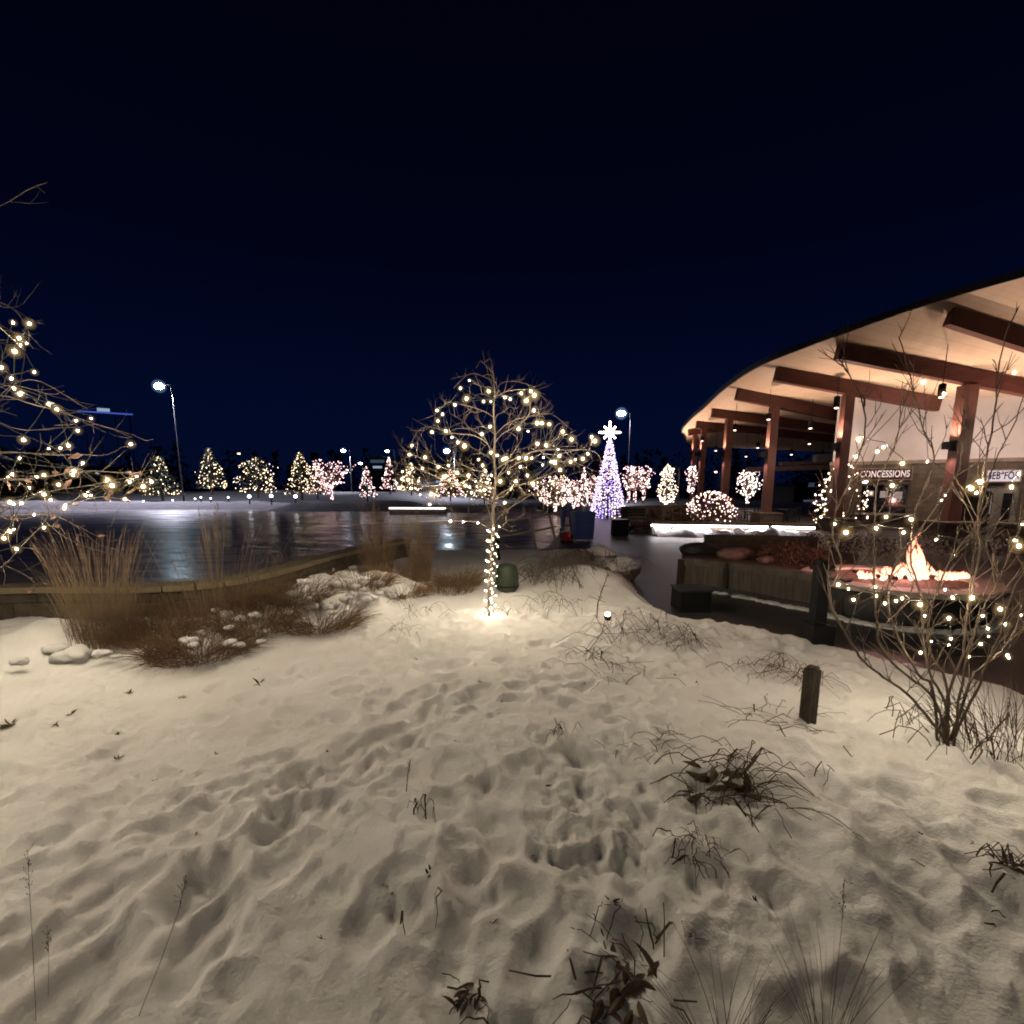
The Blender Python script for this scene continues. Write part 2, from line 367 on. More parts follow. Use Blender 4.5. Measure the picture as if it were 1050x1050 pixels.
# ------------------------------------------------------------------ terrain
# outline of the snowy garden bed (right and far edge along the path, left edge along the rink wall)
edge_px = [(1250, 800), (1120, 752), (1050, 720), (990, 703), (940, 691), (880, 676), (830, 665), (790, 656), (745, 647), (705, 642), (676, 628), (655, 610), (644, 592), (636, 577), (618, 566), (590, 560), (560, 557), (525, 556), (490, 560), (455, 560)]
wall_px = [(-330, 618), (-160, 609), (0, 601), (70, 599.5), (140, 599.5), (200, 597), (245, 591), (290, 581), (335, 569), (375, 560), (415, 553)]
WALL_TOP = .66
wall_pts = [g(a, b, WALL_TOP) for a, b in wall_px]
poly = [(-9, -.6), (9, -.6), (9, 3.2)] + [tuple(g(a, b)[:2]) for a, b in edge_px] + [tuple((p.x, p.y)) for p in wall_pts[::-1]] + [(-9, wall_pts[0].y)]
PA = np.array(poly); PB = np.roll(PA, -1, axis=0)
def inside(x, y):
    r = np.zeros(x.shape, bool)
    for (x1, y1), (x2, y2) in zip(PA, PB):
        if y1 == y2: continue
        c = ((y1 > y) != (y2 > y)) & (x < (x2 - x1) * (y - y1) / (y2 - y1) + x1)
        r ^= c
    return r
ED = np.array([tuple(g(a, b)[:2]) for a, b in edge_px])
def edge_dist(x, y):
    d = np.full(x.shape, 1e9)
    for (x1, y1), (x2, y2) in zip(ED[:-1], ED[1:]):
        dx, dy = x2 - x1, y2 - y1; t = np.clip(((x - x1) * dx + (y - y1) * dy) / (dx * dx + dy * dy), 0, 1)
        d = np.minimum(d, np.hypot(x - x1 - t * dx, y - y1 - t * dy))
    return d
sm = lambda t: np.clip(t, 0, 1)**2 * (3 - 2 * np.clip(t, 0, 1))
# boot prints: trails of oval pits
prints = []
def trail(p0, p1, n, wob=.16, a=.16, b=.085, d=.07):
    p0 = Vector(p0); p1 = Vector(p1); dr = (p1 - p0); ang = math.atan2(dr.y, dr.x); nr = Vector((-dr.y, dr.x, 0)).normalized()
    for i in range(n):
        q = p0.lerp(p1, (i + R.uniform(-.2, .2)) / n) + nr * (wob * (1 if i % 2 else -1) + R.uniform(-.06, .06))
        prints.append((q.x, q.y, ang + R.uniform(-.25, .25), a * R.uniform(.85, 1.25), b * R.uniform(.8, 1.2), d * R.uniform(.6, 1.2)))
G2 = lambda a, b: g(a, b, .22).xy.to_3d()
trail(G2(60, 1010), G2(470, 690), 13, .15, .20, .10, .075)
trail(G2(190, 960), G2(420, 740), 9, .12, .18, .09, .06)
trail(G2(640, 900), G2(560, 740), 9, .09, .10, .06, .045)
trail(G2(600, 1040), G2(640, 800), 9, .15, .15, .09, .06)
trail(G2(900, 1040), G2(820, 760), 9, .17, .17, .09, .05)
trail(G2(1040, 980), G2(860, 800), 8, .17, .17, .10, .05)
trail(G2(30, 900), G2(330, 770), 9, .16, .17, .09, .05)
trail(G2(480, 720), G2(620, 690), 8, .13, .14, .08, .06)
trail(G2(420, 1000), G2(500, 780), 8, .16, .16, .09, .05)
trail(G2(760, 960), G2(640, 720), 10, .16, .14, .09, .05)
for i in range(1700):
    x_, y_ = R.uniform(-4.2, 4.2), R.uniform(1.0, 7.6); smooth_ = math.exp(-(((x_ + 2.9) / 1.5)**2 + ((y_ - 4.6) / 1.3)**2))
    if R.random() < smooth_ * .6: continue
    k_ = R.uniform(.035, .105); prints.append((x_, y_, R.uniform(0, 3.14), k_ * R.uniform(1, 1.7), k_, k_ * R.uniform(.22, .48)))
for i in range(60):
    q = G2(R.uniform(560, 660), R.uniform(800, 900)); prints.append((q.x, q.y, R.uniform(0, 3.14), .05, .03, .025))
mounds = [(g(75, 655, .25), .55, .16), (g(20, 660, .3), .8, .17), (g(335, 598, .6), 1.0, .50), (g(395, 598, .4), .8, .34), (g(300, 630, .3), .6, .16), (g(240, 650, .2), .9, .12),
          (g(592, 588, .3), .9, .27), (g(620, 600, .15), .6, .10), (g(430, 890, .2), .35, .07), (g(740, 795, .2), .35, .05), (g(540, 760, .2), .5, .07), (g(900, 870, .2), .5, .06), (g(380, 590, .2), 1.0, .15)]
def terrain(x, y):
    x = np.asarray(x, float); y = np.asarray(y, float)
    z = .20 + .08 * sm(1 - (y - 1.0) / 4.0)
    sx = x + .25 * vnoise(x * .8, y * .8, 31); sy = y + .25 * vnoise(x * .8, y * .8, 32)
    amp = .45 + .75 * sm((vnoise(x * .45, y * .45, 40) + .35) / .7)
    z = z + .07 * vnoise(sx * .9, sy * .9, 1) * .8
    a = rnoise(sx * 2.6, sy * 2.6, 2); z = z - .018 * amp * np.maximum(a - .02, 0) * 2.0
    b = rnoise(sx * 4.7, sy * 4.7, 3, 1.1); z = z + amp * .020 * b
    z = z + amp * .015 * rnoise(x * 9.5, y * 9.5, 4, .3) + .012 * amp * rnoise(x * 21, y * 21, 5, 1.7) + .0050 * rnoise(x * 47, y * 47, 6, .9)
    z = z + amp * .014 * np.abs(rnoise(x * 6.3, y * 6.3, 51, 2.1)) + .010 * np.abs(rnoise(x * 14, y * 14, 52, .8))
    for p, r_, h_ in mounds:
        d2 = ((x - p.x)**2 + (y - p.y)**2) / (r_ * r_); z = z + h_ * np.exp(-d2 * 1.6)
    for (fx, fy, an, la, lb, dp) in prints:
        c, s = math.cos(an), math.sin(an); dx = x - fx; dy = y - fy
        if not x.ndim or x.size == 1:
            if abs(float(dx.reshape(-1)[0])) > .6 or abs(float(dy.reshape(-1)[0])) > .6: continue
        q = ((dx * c + dy * s) / la)**2 + ((dy * c - dx * s) / lb)**2
        near = q < 9
        if near.any():
            qq = q[near] if x.ndim else q
            dz = -.58 * dp * np.exp(-(qq * .8)**4) + dp * .14 * np.exp(-(np.sqrt(qq) - 1.55)**2 * 5)
            if x.ndim: z[near] += dz
            else: z = z + dz
    rg_ = np.exp(-(((x + 6.0) / 1.6)**2 + ((y - 6.2) / .9)**2)) + 1.2 * np.exp(-(((x + 2.6) / 1.1)**2 + ((y - 7.7) / 1.1)**2))
    z = z + rg_ * (.16 * np.maximum(rnoise(x * 3.4, y * 3.4, 71, .5), -.1) + .07 * np.abs(rnoise(x * 8, y * 8, 72, .2)))
    ed = edge_dist(x, y) + .10 * vnoise(x * 4, y * 4, 9)
    k = sm((ed + .03) / .42)
    far = sm((x + .2) / 1.0)
    z = z * (1 - far * (1 - k)) + .02 * far * (1 - k)
    return z
def ter(x, y): return float(terrain(np.array([x]), np.array([y]))[0])
def hit(px, py):
    z = .2
    for _ in range(10):
        p = g(px, py, z); z = .5 * z + .5 * ter(p.x, p.y)
    p = g(px, py, z); p.z = ter(p.x, p.y); return p

NS, NR = 900, 470
ss = np.linspace(-1.35, 1.30, NS); yy = np.exp(np.linspace(math.log(1.0), math.log(16.5), NR)) - 1.5
S, Y = np.meshgrid(ss, yy); X = S * (Y + 1.5); Z = terrain(X.ravel(), Y.ravel()).reshape(X.shape)
ins = inside(X.ravel(), Y.ravel()).reshape(X.shape)
idx = np.full(X.shape, -1, np.int64)
fm = ins[:-1, :-1] & ins[1:, :-1] & ins[:-1, 1:] & ins[1:, 1:]
used = np.zeros_like(ins); used[:-1, :-1] |= fm; used[1:, :-1] |= fm; used[:-1, 1:] |= fm; used[1:, 1:] |= fm
idx[used] = np.arange(used.sum())
V = np.stack([X[used], Y[used], Z[used]], 1)
a = idx[:-1, :-1][fm]; b = idx[:-1, 1:][fm]; c = idx[1:, 1:][fm]; d = idx[1:, :-1][fm]
me = bpy.data.meshes.new('snow_ground'); fc = np.stack([a, b, c, d], 1)
me.vertices.add(len(V)); me.vertices.foreach_set('co', V.ravel())
me.loops.add(fc.size); me.loops.foreach_set('vertex_index', fc.ravel().astype(np.int32))
me.polygons.add(len(fc)); me.polygons.foreach_set('loop_start', np.arange(0, fc.size, 4, dtype=np.int32)); me.polygons.foreach_set('loop_total', np.full(len(fc), 4, np.int32))
me.update(calc_edges=True); me.validate(); me.polygons.foreach_set('use_smooth', np.ones(len(me.polygons), bool)); me.materials.append(M['snow'])
so = bpy.data.objects.new('snow_ground', me); COL.objects.link(so); struct(so)

def sheet(name, pts, z, m, thick=0.0):
    mb = MB(); n = len(pts)
    mb.add([(p[0], p[1], z) for p in pts], [tuple(range(n))])
    o = mb.build(name, m); return struct(o)
sheet('ground', [(-400, -40), (400, -40), (400, 700), (-400, 700)], -.06, 'far_wood')
sheet('plaza_paving', [(-1.2, -3), (60, -3), (60, 80), (-1.2, 80)], -.004, 'paving')
# the rink: from the garden wall to the far bank
ice_pts = [(p.x - .05, p.y + .12) for p in wall_pts] + [tuple(g(440, 568)[:2]), tuple(g(500, 568)[:2]), tuple(g(560, 563)[:2]), tuple(g(577, 545)[:2]), tuple(g(574, 531)[:2]), tuple(g(556, 523.5)[:2]), tuple(g(470, 522)[:2]), tuple(g(380, 521)[:2])] + [tuple(g(250, 520.5)[:2]), tuple(g(120, 519)[:2]), tuple(g(-200, 519)[:2]), tuple(g(-500, 519)[:2]), (-60, 7)]
sheet('ice_rink', ice_pts, .03, 'ice')

# ------------------------------------------------------------------ rink retaining wall
wl = thing('retaining_wall', 'low curved tan stone wall with flat cap stones between rink and snowy garden', 'wall', (wall_pts[3].x, wall_pts[3].y, 0))
def ribbon(mb, pts, w, z0, z1, off=0.0, closed=False):
    """a wall of width w along pts (offset to the left by off)"""
    n = len(pts); L = []; Rr = []
    for i in range(n):
        p = Vector((pts[i][0], pts[i][1], 0)); d = Vector((pts[min(i + 1, n - 1)][0] - pts[max(i - 1, 0)][0], pts[min(i + 1, n - 1)][1] - pts[max(i - 1, 0)][1], 0)).normalized()
        nn = Vector((-d.y, d.x, 0)); L.append(p + nn * (off + w / 2)); Rr.append(p + nn * (off - w / 2))
    vs = []
    for i in range(n): vs += [(L[i].x, L[i].y, z0), (L[i].x, L[i].y, z1), (Rr[i].x, Rr[i].y, z1), (Rr[i].x, Rr[i].y, z0)]
    fs = []
    for i in range(n - 1):
        for k in range(4): fs.append((i * 4 + k, i * 4 + (k + 1) % 4, i * 4 + 4 + (k + 1) % 4, i * 4 + 4 + k))
    fs.append((0, 3, 2, 1)); b_ = (n - 1) * 4; fs.append((b_, b_ + 1, b_ + 2, b_ + 3)); mb.add(vs, fs)
def smooth_pts(pts, m=6):
    out = []; P_ = [Vector((p[0], p[1], 0)) for p in pts]
    for i in range(len(P_) - 1):
        p0, p1, p2, p3 = P_[max(i - 1, 0)], P_[i], P_[i + 1], P_[min(i + 2, len(P_) - 1)]
        for k in range(m):
            t = k / m; out.append(.5 * ((2 * p1) + (p2 - p0) * t + (2 * p0 - 5 * p1 + 4 * p2 - p3) * t * t + (3 * p1 - p0 - 3 * p2 + p3) * t**3))
    out.append(P_[-1]); return out
wp = smooth_pts(wall_pts)
mb = MB(); ribbon(mb, wp, .30, -.1, WALL_TOP - .08); mb.build('wall_face', 'wall_stone', wl)
mb = MB(); i = 0
while i < len(wp) - 1:
    seg = wp[i:i + 4]; dseg = (seg[-1] - seg[0]).normalized() * .006
    seg = [seg[0] + dseg] + seg[1:-1] + [seg[-1] - dseg]; ribbon(mb, seg, .40, WALL_TOP - .08, WALL_TOP); i += 3
mb.build('cap_stone', 'cap_stone', wl)

# ------------------------------------------------------------------ branching
def colonize(trunk, attr, step=.09, infl=.9, kill=.13, iters=140, bias=(0, 0, .12), seed=0, start=0):
    rng = np.random.default_rng(seed)
    pos = [np.array(p, float) for p in trunk]; par = [-1] + list(range(len(trunk) - 1)); A = np.array(attr, float)
    active = np.array([i >= start for i in range(len(pos))])
    bias = np.array(bias); kids = [1] * len(pos)
    for it in range(iters):
        if len(A) == 0: break
        Pn = np.array(pos)
        d = np.linalg.norm(A[:, None, :] - Pn[None, :, :], axis=2); d[:, :start] = 1e9
        near = d.argmin(1); dm = d[np.arange(len(A)), near]
        ok = dm < infl
        if not ok.any(): break
        new = 0
        for nidx in np.unique(near[ok]):
            if kids[nidx] >= 4: continue
            v = A[ok & (near == nidx)] - Pn[nidx]; v /= np.linalg.norm(v, axis=1)[:, None] + 1e-9
            dirv = v.mean(0) + bias + rng.normal(0, .14, 3)
            if par[nidx] >= 0:
                pd = Pn[nidx] - Pn[par[nidx]]; dirv = dirv + .45 * pd / (np.linalg.norm(pd) + 1e-9)
            dirv /= np.linalg.norm(dirv) + 1e-9
            q = Pn[nidx] + dirv * step
            if np.min(np.linalg.norm(Pn - q, axis=1)) < step * .35: kids[nidx] += 1; continue
            pos.append(q); par.append(int(nidx)); kids.append(0); kids[nidx] += 1; new += 1
        if not new: break
        Pn = np.array(pos); d = np.linalg.norm(A[:, None, :] - Pn[None, :, :], axis=2).min(1); A = A[d > kill]
    return pos, par
def skeleton(pos, par, tip=.0035, ex=2.3, maxr=.09):
    n = len(pos); ch = [[] for _ in range(n)]
    for i, p in enumerate(par):
        if p >= 0: ch[p].append(i)
    r = np.zeros(n)
    for i in range(n - 1, -1, -1):
        r[i] = tip if not ch[i] else min(maxr, (sum(r[c]**ex for c in ch[i]))**(1 / ex) * 1.004)
    chains = []; stack = [(0, -1)]
    while stack:
        s, p = stack.pop(); ch_ = ([p] if p >= 0 else []) + [s]; cur = s
        while ch[cur]:
            ks = sorted(ch[cur], key=lambda k: -r[k])
            for k in ks[1:]: stack.append((k, cur))
            cur = ks[0]; ch_.append(cur)
        chains.append(ch_)
    return r, ch, chains
def relax(pos, ch, par, n=2, keep=1):
    pos = [np.array(p) for p in pos]
    for _ in range(n):
        q = [p.copy() for p in pos]
        for i in range(keep, len(pos)):
            if par[i] >= 0 and ch[i]: q[i] = .5 * pos[i] + .25 * pos[par[i]] + .25 * pos[ch[i][0]]
        pos = q
    return pos
def tree_meshes(root, pos, par, tip, maxr, m_trunk, m_branch, trunk_n, twigs=0, twig_len=.25, seed=0, ex=2.3, sides=5):
    r, ch, chains = skeleton(pos, par, tip, ex, maxr); pos = relax(pos, ch, par)
    tm, bm_ = MB(), MB()
    for c in chains:
        pts = [pos[i] for i in c]; rs = [r[i] for i in c]
        if len(c) > 1 and c[0] >= 0 and c is not chains[0]: rs[0] = rs[1]
        if c is chains[0]: tm.tube(pts, [x * 1.02 for x in rs], 9)
        else: bm_.tube(pts, rs, sides if rs[0] > .006 else 4)
    rr = random.Random(seed)
    cand = [i for i in range(len(pos)) if r[i] < tip * 4 and par[i] >= 0]
    for _ in range(twigs):
        if not cand: break
        i = rr.choice(cand); d = Vector(pos[i]) - Vector(pos[par[i]])
        if d.length < 1e-6: continue
        d.normalize(); d = (d + Vector((rr.uniform(-.8, .8), rr.uniform(-.8, .8), rr.uniform(-.2, 1.1)))).normalized()
        L = twig_len * rr.uniform(.4, 1.2); p = Vector(pos[i]); pts = [p]
        for k in range(4):
            d = (d + Vector((rr.uniform(-.2, .2), rr.uniform(-.2, .2), rr.uniform(-.1, .25)))).normalized(); p = p + d * L / 4; pts.append(p)
        bm_.tube(pts, [tip * .8, tip * .75, tip * .65, tip * .55, tip * .4], 3)
        if rr.random() < .5:
            d2 = (d + Vector((rr.uniform(-.9, .9), rr.uniform(-.9, .9), rr.uniform(-.3, .6)))).normalized()
            bm_.tube([pts[2], pts[2] + d2 * L * .25, pts[2] + d2 * L * .45 + Vector((0, 0, .02))], [tip * .6, tip * .5, tip * .35], 3)
    tm.build('trunk', m_trunk, root, True); bm_.build('branches', m_branch, root, True)
    return [Vector(p) for p in pos], r
# ------------------------------------------------------------------ bulbs
def bulb_mesh(rc, rg, name='bulb'):
    mb = MB(); mb.ico((0, 0, 0), rc, sub=1, squash=(1, 1, 1.15)); mb.cm = 1; mb.ico((0, 0, 0), rg * .45, sub=2); mb.cm = 2; mb.ico((0, 0, 0), rg * .72, sub=2); mb.cm = 3; mb.ico((0, 0, 0), rg * 1.15, sub=2)  # bulb core inside nested spheres that imitate its soft glow
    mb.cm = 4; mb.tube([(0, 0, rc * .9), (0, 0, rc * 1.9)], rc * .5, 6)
    o = mb.build(name, ['bulb', 'bulb_halo_inner', 'bulb_halo_mid', 'bulb_halo_outer', 'cable'], None, True); me = o.data; bpy.data.objects.remove(o); return me
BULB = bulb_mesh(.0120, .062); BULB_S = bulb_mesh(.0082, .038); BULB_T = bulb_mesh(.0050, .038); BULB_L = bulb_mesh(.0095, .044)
def bulb_string(label, pts, group, order=True, sag=.04, me=None, name='string_lights', wire=True, wr=.0035):
    pts = [Vector(p) for p in pts]
    if order:
        rest = pts[1:]; out = [pts[0]]
        while rest:
            j = min(range(len(rest)), key=lambda k: (rest[k] - out[-1]).length); out.append(rest.pop(j))
        pts = out
    t = thing(name, label, 'string lights', pts[0], group)
    if wire:
        mb = MB(); cur = []
        for i, p in enumerate(pts):
            q = p + Vector((0, 0, .03)); 
            if i and (pts[i] - pts[i - 1]).length < 1.3:
                m_ = (pts[i] + pts[i - 1]) / 2 + Vector((0, 0, .03 - sag * (pts[i] - pts[i - 1]).length)); cur += [m_, q]
            else:
                if len(cur) > 1: mb.tube(cur, wr, 4)
                cur = [q]
        if len(cur) > 1: mb.tube(cur, wr, 4)
        if mb.v: mb.build('wire', 'cable', t)
    for p in pts:
        o = bpy.data.objects.new('bulb', me or BULB); COL.objects.link(o); o.parent = t; o.location = p - pts[0]
        o.rotation_euler = (R.uniform(-.5, .5), R.uniform(-.5, .5), 0); s_ = R.choice((R.uniform(.45, .8), R.uniform(.75, 1.2))); o.scale = (s_, s_, s_)
    return t

# ------------------------------------------------------------------ the lit garden tree
tb = hit(501, 633); tb.z -= .05
TY = tb.y
z4 = lambda x, y: (380 + x / 3.388, 340 + y / 3.388)
bl = [(343,170),(312,197),(333,233),(293,254),(231,274),(250,287),(233,310),(213,349),(261,346),(283,367),(303,385),(326,398),(143,396),(135,427),(180,475),(190,437),(410,208),(418,243),(393,243),(467,229),(485,235),(524,215),(557,207),(569,222),(541,240),(567,273),(578,318),(595,318),(621,322),(667,348),(514,338),(547,346),(698,374),(768,366),(780,380),(652,410),(656,432),(600,437),(598,463),(627,453),(695,452),(712,445),(737,442),(755,425),(658,480),(560,440),(540,440),(470,440),(460,445),(440,430),(418,420),(387,356),(415,330),(390,465),(375,445),(340,500),(365,520),(380,552),(395,550),(345,540),(330,535),(270,465),(300,490),(110,487),(108,512),(135,490),(130,515),(140,545),(100,543),(172,567),(212,565),(205,600),(466,595),(488,545),(545,500),(563,528),(515,440),(580,390),(420,500),(450,520),(405,525),(350,560),(300,530),(255,505),(235,470),(520,470),(505,520),(480,490),(610,395),(640,455)]
crown = []
for x, y in bl:
    px, py = z4(x, y); half = 1.35 * math.sqrt(max(0.08, 1 - ((px - 505) / 112)**2)) * (.55 + .45 * min(1, max(0, (py - 360) / 90)))
    crown.append(at(px, py, TY + R.uniform(-.75, .75) * half))
trunk = [tb + Vector((.012 * math.sin(i * .9), .01 * math.cos(i * .7), 0)) + (at(507, 500, TY) - tb) * (i / 22) for i in range(23)]
top = at(506, 372, TY); base2 = trunk[-1]
trunk += [base2.lerp(top, k / 14) + Vector((.02 * math.sin(k * 1.3), .02 * math.cos(k), 0)) for k in range(1, 15)]
attr = [tuple(p) for p in crown]
for _ in range(400):   # crown envelope: broad dome
    px = R.uniform(404, 616); u = (px - 508) / 106
    topy = 360 + 108 * abs(u)**1.15; boty = 562 - 62 * abs(u)
    py = topy + (boty - topy) * R.random()**.9
    half = 1.45 * math.sqrt(max(.05, 1 - u * u)) * (.4 + .6 * min(1, (py - topy) / 60))
    attr.append(tuple(at(px, py, TY + R.uniform(-1, 1) * half)))
pos, par = colonize(trunk, attr, step=.085, infl=1.0, kill=.12, iters=120, bias=(0, 0, .34), seed=4, start=13)
gt = thing('garden_tree', 'bare young tree standing in the snow with lights wound up its trunk', 'tree', tb)
tree_meshes(gt, pos, par, .0028, .072, 'bark', 'bark', 37, twigs=520, twig_len=.28, seed=3, ex=2.6)
SG = 'strings of warm white bulbs on the snowy garden tree'
left = [p for p in crown if p.x < tb.x - .25 and p.z < 3.0]; upper = [p for p in crown if p.z >= 3.0]; right = [p for p in crown if p.x >= tb.x - .25 and p.z < 3.0]
bulb_string('warm bulbs strung through the lower branches towards the rink side of the garden tree', left, SG)
bulb_string('warm bulbs strung through the top branches of the garden tree', upper, SG)
bulb_string('warm bulbs strung through the lower branches towards the pavilion side of the garden tree', right, SG)
tr = []
for i in range(46):
    t = i / 45; p = trunk[0].lerp(trunk[16], .04 + .94 * t); an = i * 1.25
    tr.append(p + Vector((math.cos(an), math.sin(an), 0)) * (.075 + .01 * R.random()))
bulb_string('tight spiral of warm bulbs wrapped round the trunk of the garden tree', tr, SG, order=False, sag=0, me=BULB_T)
# low guy string from the trunk towards the rink
gp = [at(490, 536, TY), at(475, 535, TY + .05), at(462, 534.5, TY + .1)]
t = bulb_string('three warm bulbs on a taut cord running from the trunk out over the rink', gp, SG, order=False, sag=0)
mb = MB(); mb.tube([at(500, 541, TY), at(490, 535, TY), at(462, 533.5, TY + .1), at(380, 537, TY + .5), at(303, 540, TY + 1.2)], .006, 5)
mb.build('cord', 'rail', t)
tag(bpy.data.objects[t.name], t['label'], 'string lights', SG)

# ------------------------------------------------------------------ left tree, trunk out of frame
LY = 4.7
lb = g(-150, 700, .2); lb = Vector((-5.9, LY + .2, .15))
llz = [(65,243,1),(143,248,1),(92,318,1),(100,352,1),(130,344,1),(72,384,1),(5,462,1),(168,485,1),(56,516,1),(70,565,1),(97,592,1),(238,642,1),(279,668,1),(373,722,1),(446,712,1),(380,772,1),(115,817,1),(295,857,1),(335,845,1),(640,838,1),(405,930,1),(60,985,1),(362,968,1),(525,1014,1),(635,1022,1),(740,1020,1)]
lp = [(x / 4.773, 280 + y / 4.773) for x, y, _ in llz] + [(45,487),(38,489),(8,489),(10,515),(14,517),(22,516),(45,507),(52,513),(66,521),(67,518),(35,528),(88,508),(93,508),(115,498),(113,505),(140,488),(147,499),(10,545),(14,543),(4,552),(17,563),(45,541),(75,487),(76,484),(112,493),(128,512),(30,500),(60,497),(20,470),(50,460),(-10,470),(-15,430),(-25,500),(-20,540),(-40,400),(-30,350),(-12,330),(-60,450),(-70,500),(-50,550),(-80,420),(-90,540),(-110,480),(-70,360),(-55,320),(-130,430),(-140,520),(-100,570),(-160,560),(-35,575),(-120,380),(-150,600),(-90,610)]
lcr = [at(px, py, LY + R.uniform(-.7, .7)) for px, py in lp]
ltr = [lb + (Vector((-5.7, LY, 1.5)) - lb) * (i / 14) for i in range(15)] + [Vector((-5.7, LY, 1.5)).lerp(Vector((-5.75, LY + .1, 5.2)), k / 26) + Vector((.03 * math.sin(k), .03 * math.cos(k * 1.3), 0)) for k in range(1, 27)]
la = [tuple(p) for p in lcr]
for _ in range(620):
    an = R.uniform(0, 6.28); z = R.uniform(1.0, 5.6); rm = (1.75 if z < 2.6 else 1.75 - (z - 2.6) * .42); r_ = rm * math.sqrt(R.random())
    la.append((-5.7 + r_ * math.cos(an), LY + r_ * math.sin(an) * .95, z))
for k in range(60):
    q = at(R.uniform(60, 165), R.uniform(440, 505), LY + R.uniform(-.4, .4)); la.append(tuple(q))
for px, py in [(0, 205), (15, 195), (32, 185), (50, 172), (0, 222), (20, 212), (44, 206), (-20, 215), (-40, 225), (-70, 240), (-60, 262), (-80, 280)]: la.append(tuple(at(px, py, LY)))
xs_ = []  # unseen bulb positions, added out of frame to light the near snow
while len(xs_) < 84:
    q = Vector((R.gauss(-4.3, .9), R.gauss(2.5, 1.3), R.uniform(1.5, 4.2)))
    if q.y < -.4 or q.y > 5.4 or q.x > -1.12 * max(q.y, 0) - 1.0: continue
    xs_.append(q)
la += [tuple(p) for p in xs_]  # unseen limb grown to carry the added bulbs
pos, par = colonize(ltr, la, step=.10, infl=1.2, kill=.13, iters=160, bias=(.02, 0, .06), seed=9, start=8)
lt = thing('garden_tree', 'bare tree at the frame edge with drooping lit twigs reaching over the rink', 'tree', lb)
lpos, lr_ = tree_meshes(lt, pos, par, .0024, .085, 'bark_dark', 'twig', 40, twigs=520, twig_len=.28, seed=8, ex=2.5)
mb = MB(); rr = random.Random(5)
cand = [p for p, r_ in zip(lpos, lr_) if r_ < .009 and p.z < 2.4 and p.x > -5.6]
for _ in range(60):
    p = rr.choice(cand); mb.leaf(p, (rr.uniform(-1, 1), rr.uniform(-1, 1), rr.uniform(-1, .1)), (rr.uniform(-1, 1), rr.uniform(-1, 1), .4), rr.uniform(.06, .12), rr.uniform(.04, .07))
mb.build('dry_leaves', 'leaf', lt)
LG = 'strings of warm white bulbs on the tree beside the rink wall'
bulb_string('warm bulbs on the upper twigs of the tree at the frame edge above the rink', [p for p in lcr if p.z > 2.25], LG, me=BULB_L)
bulb_string('warm bulbs on the low drooping twigs of the tree at the frame edge', [p for p in lcr if p.z <= 2.25], LG, me=BULB_L)

bulb_string('unseen warm bulbs added on out-of-frame branches of the frame-edge tree to light the near snow', xs_, LG)
# ------------------------------------------------------------------ right shrub
rb = hit(974, 762); RY = rb.y
z7 = lambda x, y: (780 + x / 3.889, 440 + y / 3.889); z8 = lambda x, y: (840 + x / 4.376, 560 + y / 4.376)
rl = [z7(*p) for p in [(390,40),(380,110),(420,210),(490,72),(465,90),(565,137),(525,225),(665,130),(240,350),(295,378),(340,412),(310,620),(350,637),(370,680),(455,630),(460,665),(495,695),(540,685),(565,675),(635,700),(655,745),(750,755),(735,640),(765,670),(845,670),(885,745),(955,718),(840,237),(860,255),(735,265),(720,283),(875,210),(1000,230),(1030,180),(1045,380),(1015,445),(770,500),(700,440),(570,412),(600,360),(500,350),(460,395)]]
rl += [z8(*p) for p in [(503,427),(455,478),(590,415),(583,443),(672,495),(760,405),(725,440),(757,370),(850,500),(905,310),(370,233),(600,232),(685,233)]] + [(947,392), (968, 404), (1040, 382), (1030, 640), (1033, 672), (1045, 560)]
rcr = []
for px, py in rl:
    rcr.append(at(px, py, RY + R.uniform(-.35, .8)))
stems = [[(970,760),(955,740),(930,712),(900,690),(880,672),(862,640),(852,610),(862,580),(858,540),(878,480),(884,440),(880,400),(868,372)],
         [(970,758),(962,730),(945,705),(925,690),(905,665),(897,640),(898,600),(893,560),(900,500),(918,450),(925,420)],
         [(972,758),(968,720),(955,690),(945,650),(946,610),(935,570),(940,520),(955,470),(945,440),(940,400),(925,345)],
         [(974,758),(975,715),(985,670),(992,620),(1000,570),(1006,520),(1010,470),(1020,420),(1026,380),(1030,340)],
         [(976,760),(985,735),(1000,700),(1020,650),(1040,610),(1065,560),(1080,500)],
         [(973,758),(970,700),(950,660),(962,600),(985,560),(1000,540),(1020,480),(1045,430)],
         [(975,760),(990,700),(1010,685),(1030,668),(1048,650),(1075,640)],
         [(975,758),(985,700),(1000,640),(1020,600),(1035,580),(1060,520)],
         [(972,758),(958,705),(940,690),(915,640),(912,600),(930,560),(975,500),(990,465),(985,430)]]
sh = thing('bare_shrub', 'bare many-stemmed shrub in the snow between the post and the fire pit', 'shrub', rb)
sm_, tw_ = MB(), MB(); rr = random.Random(21); sp_all = []
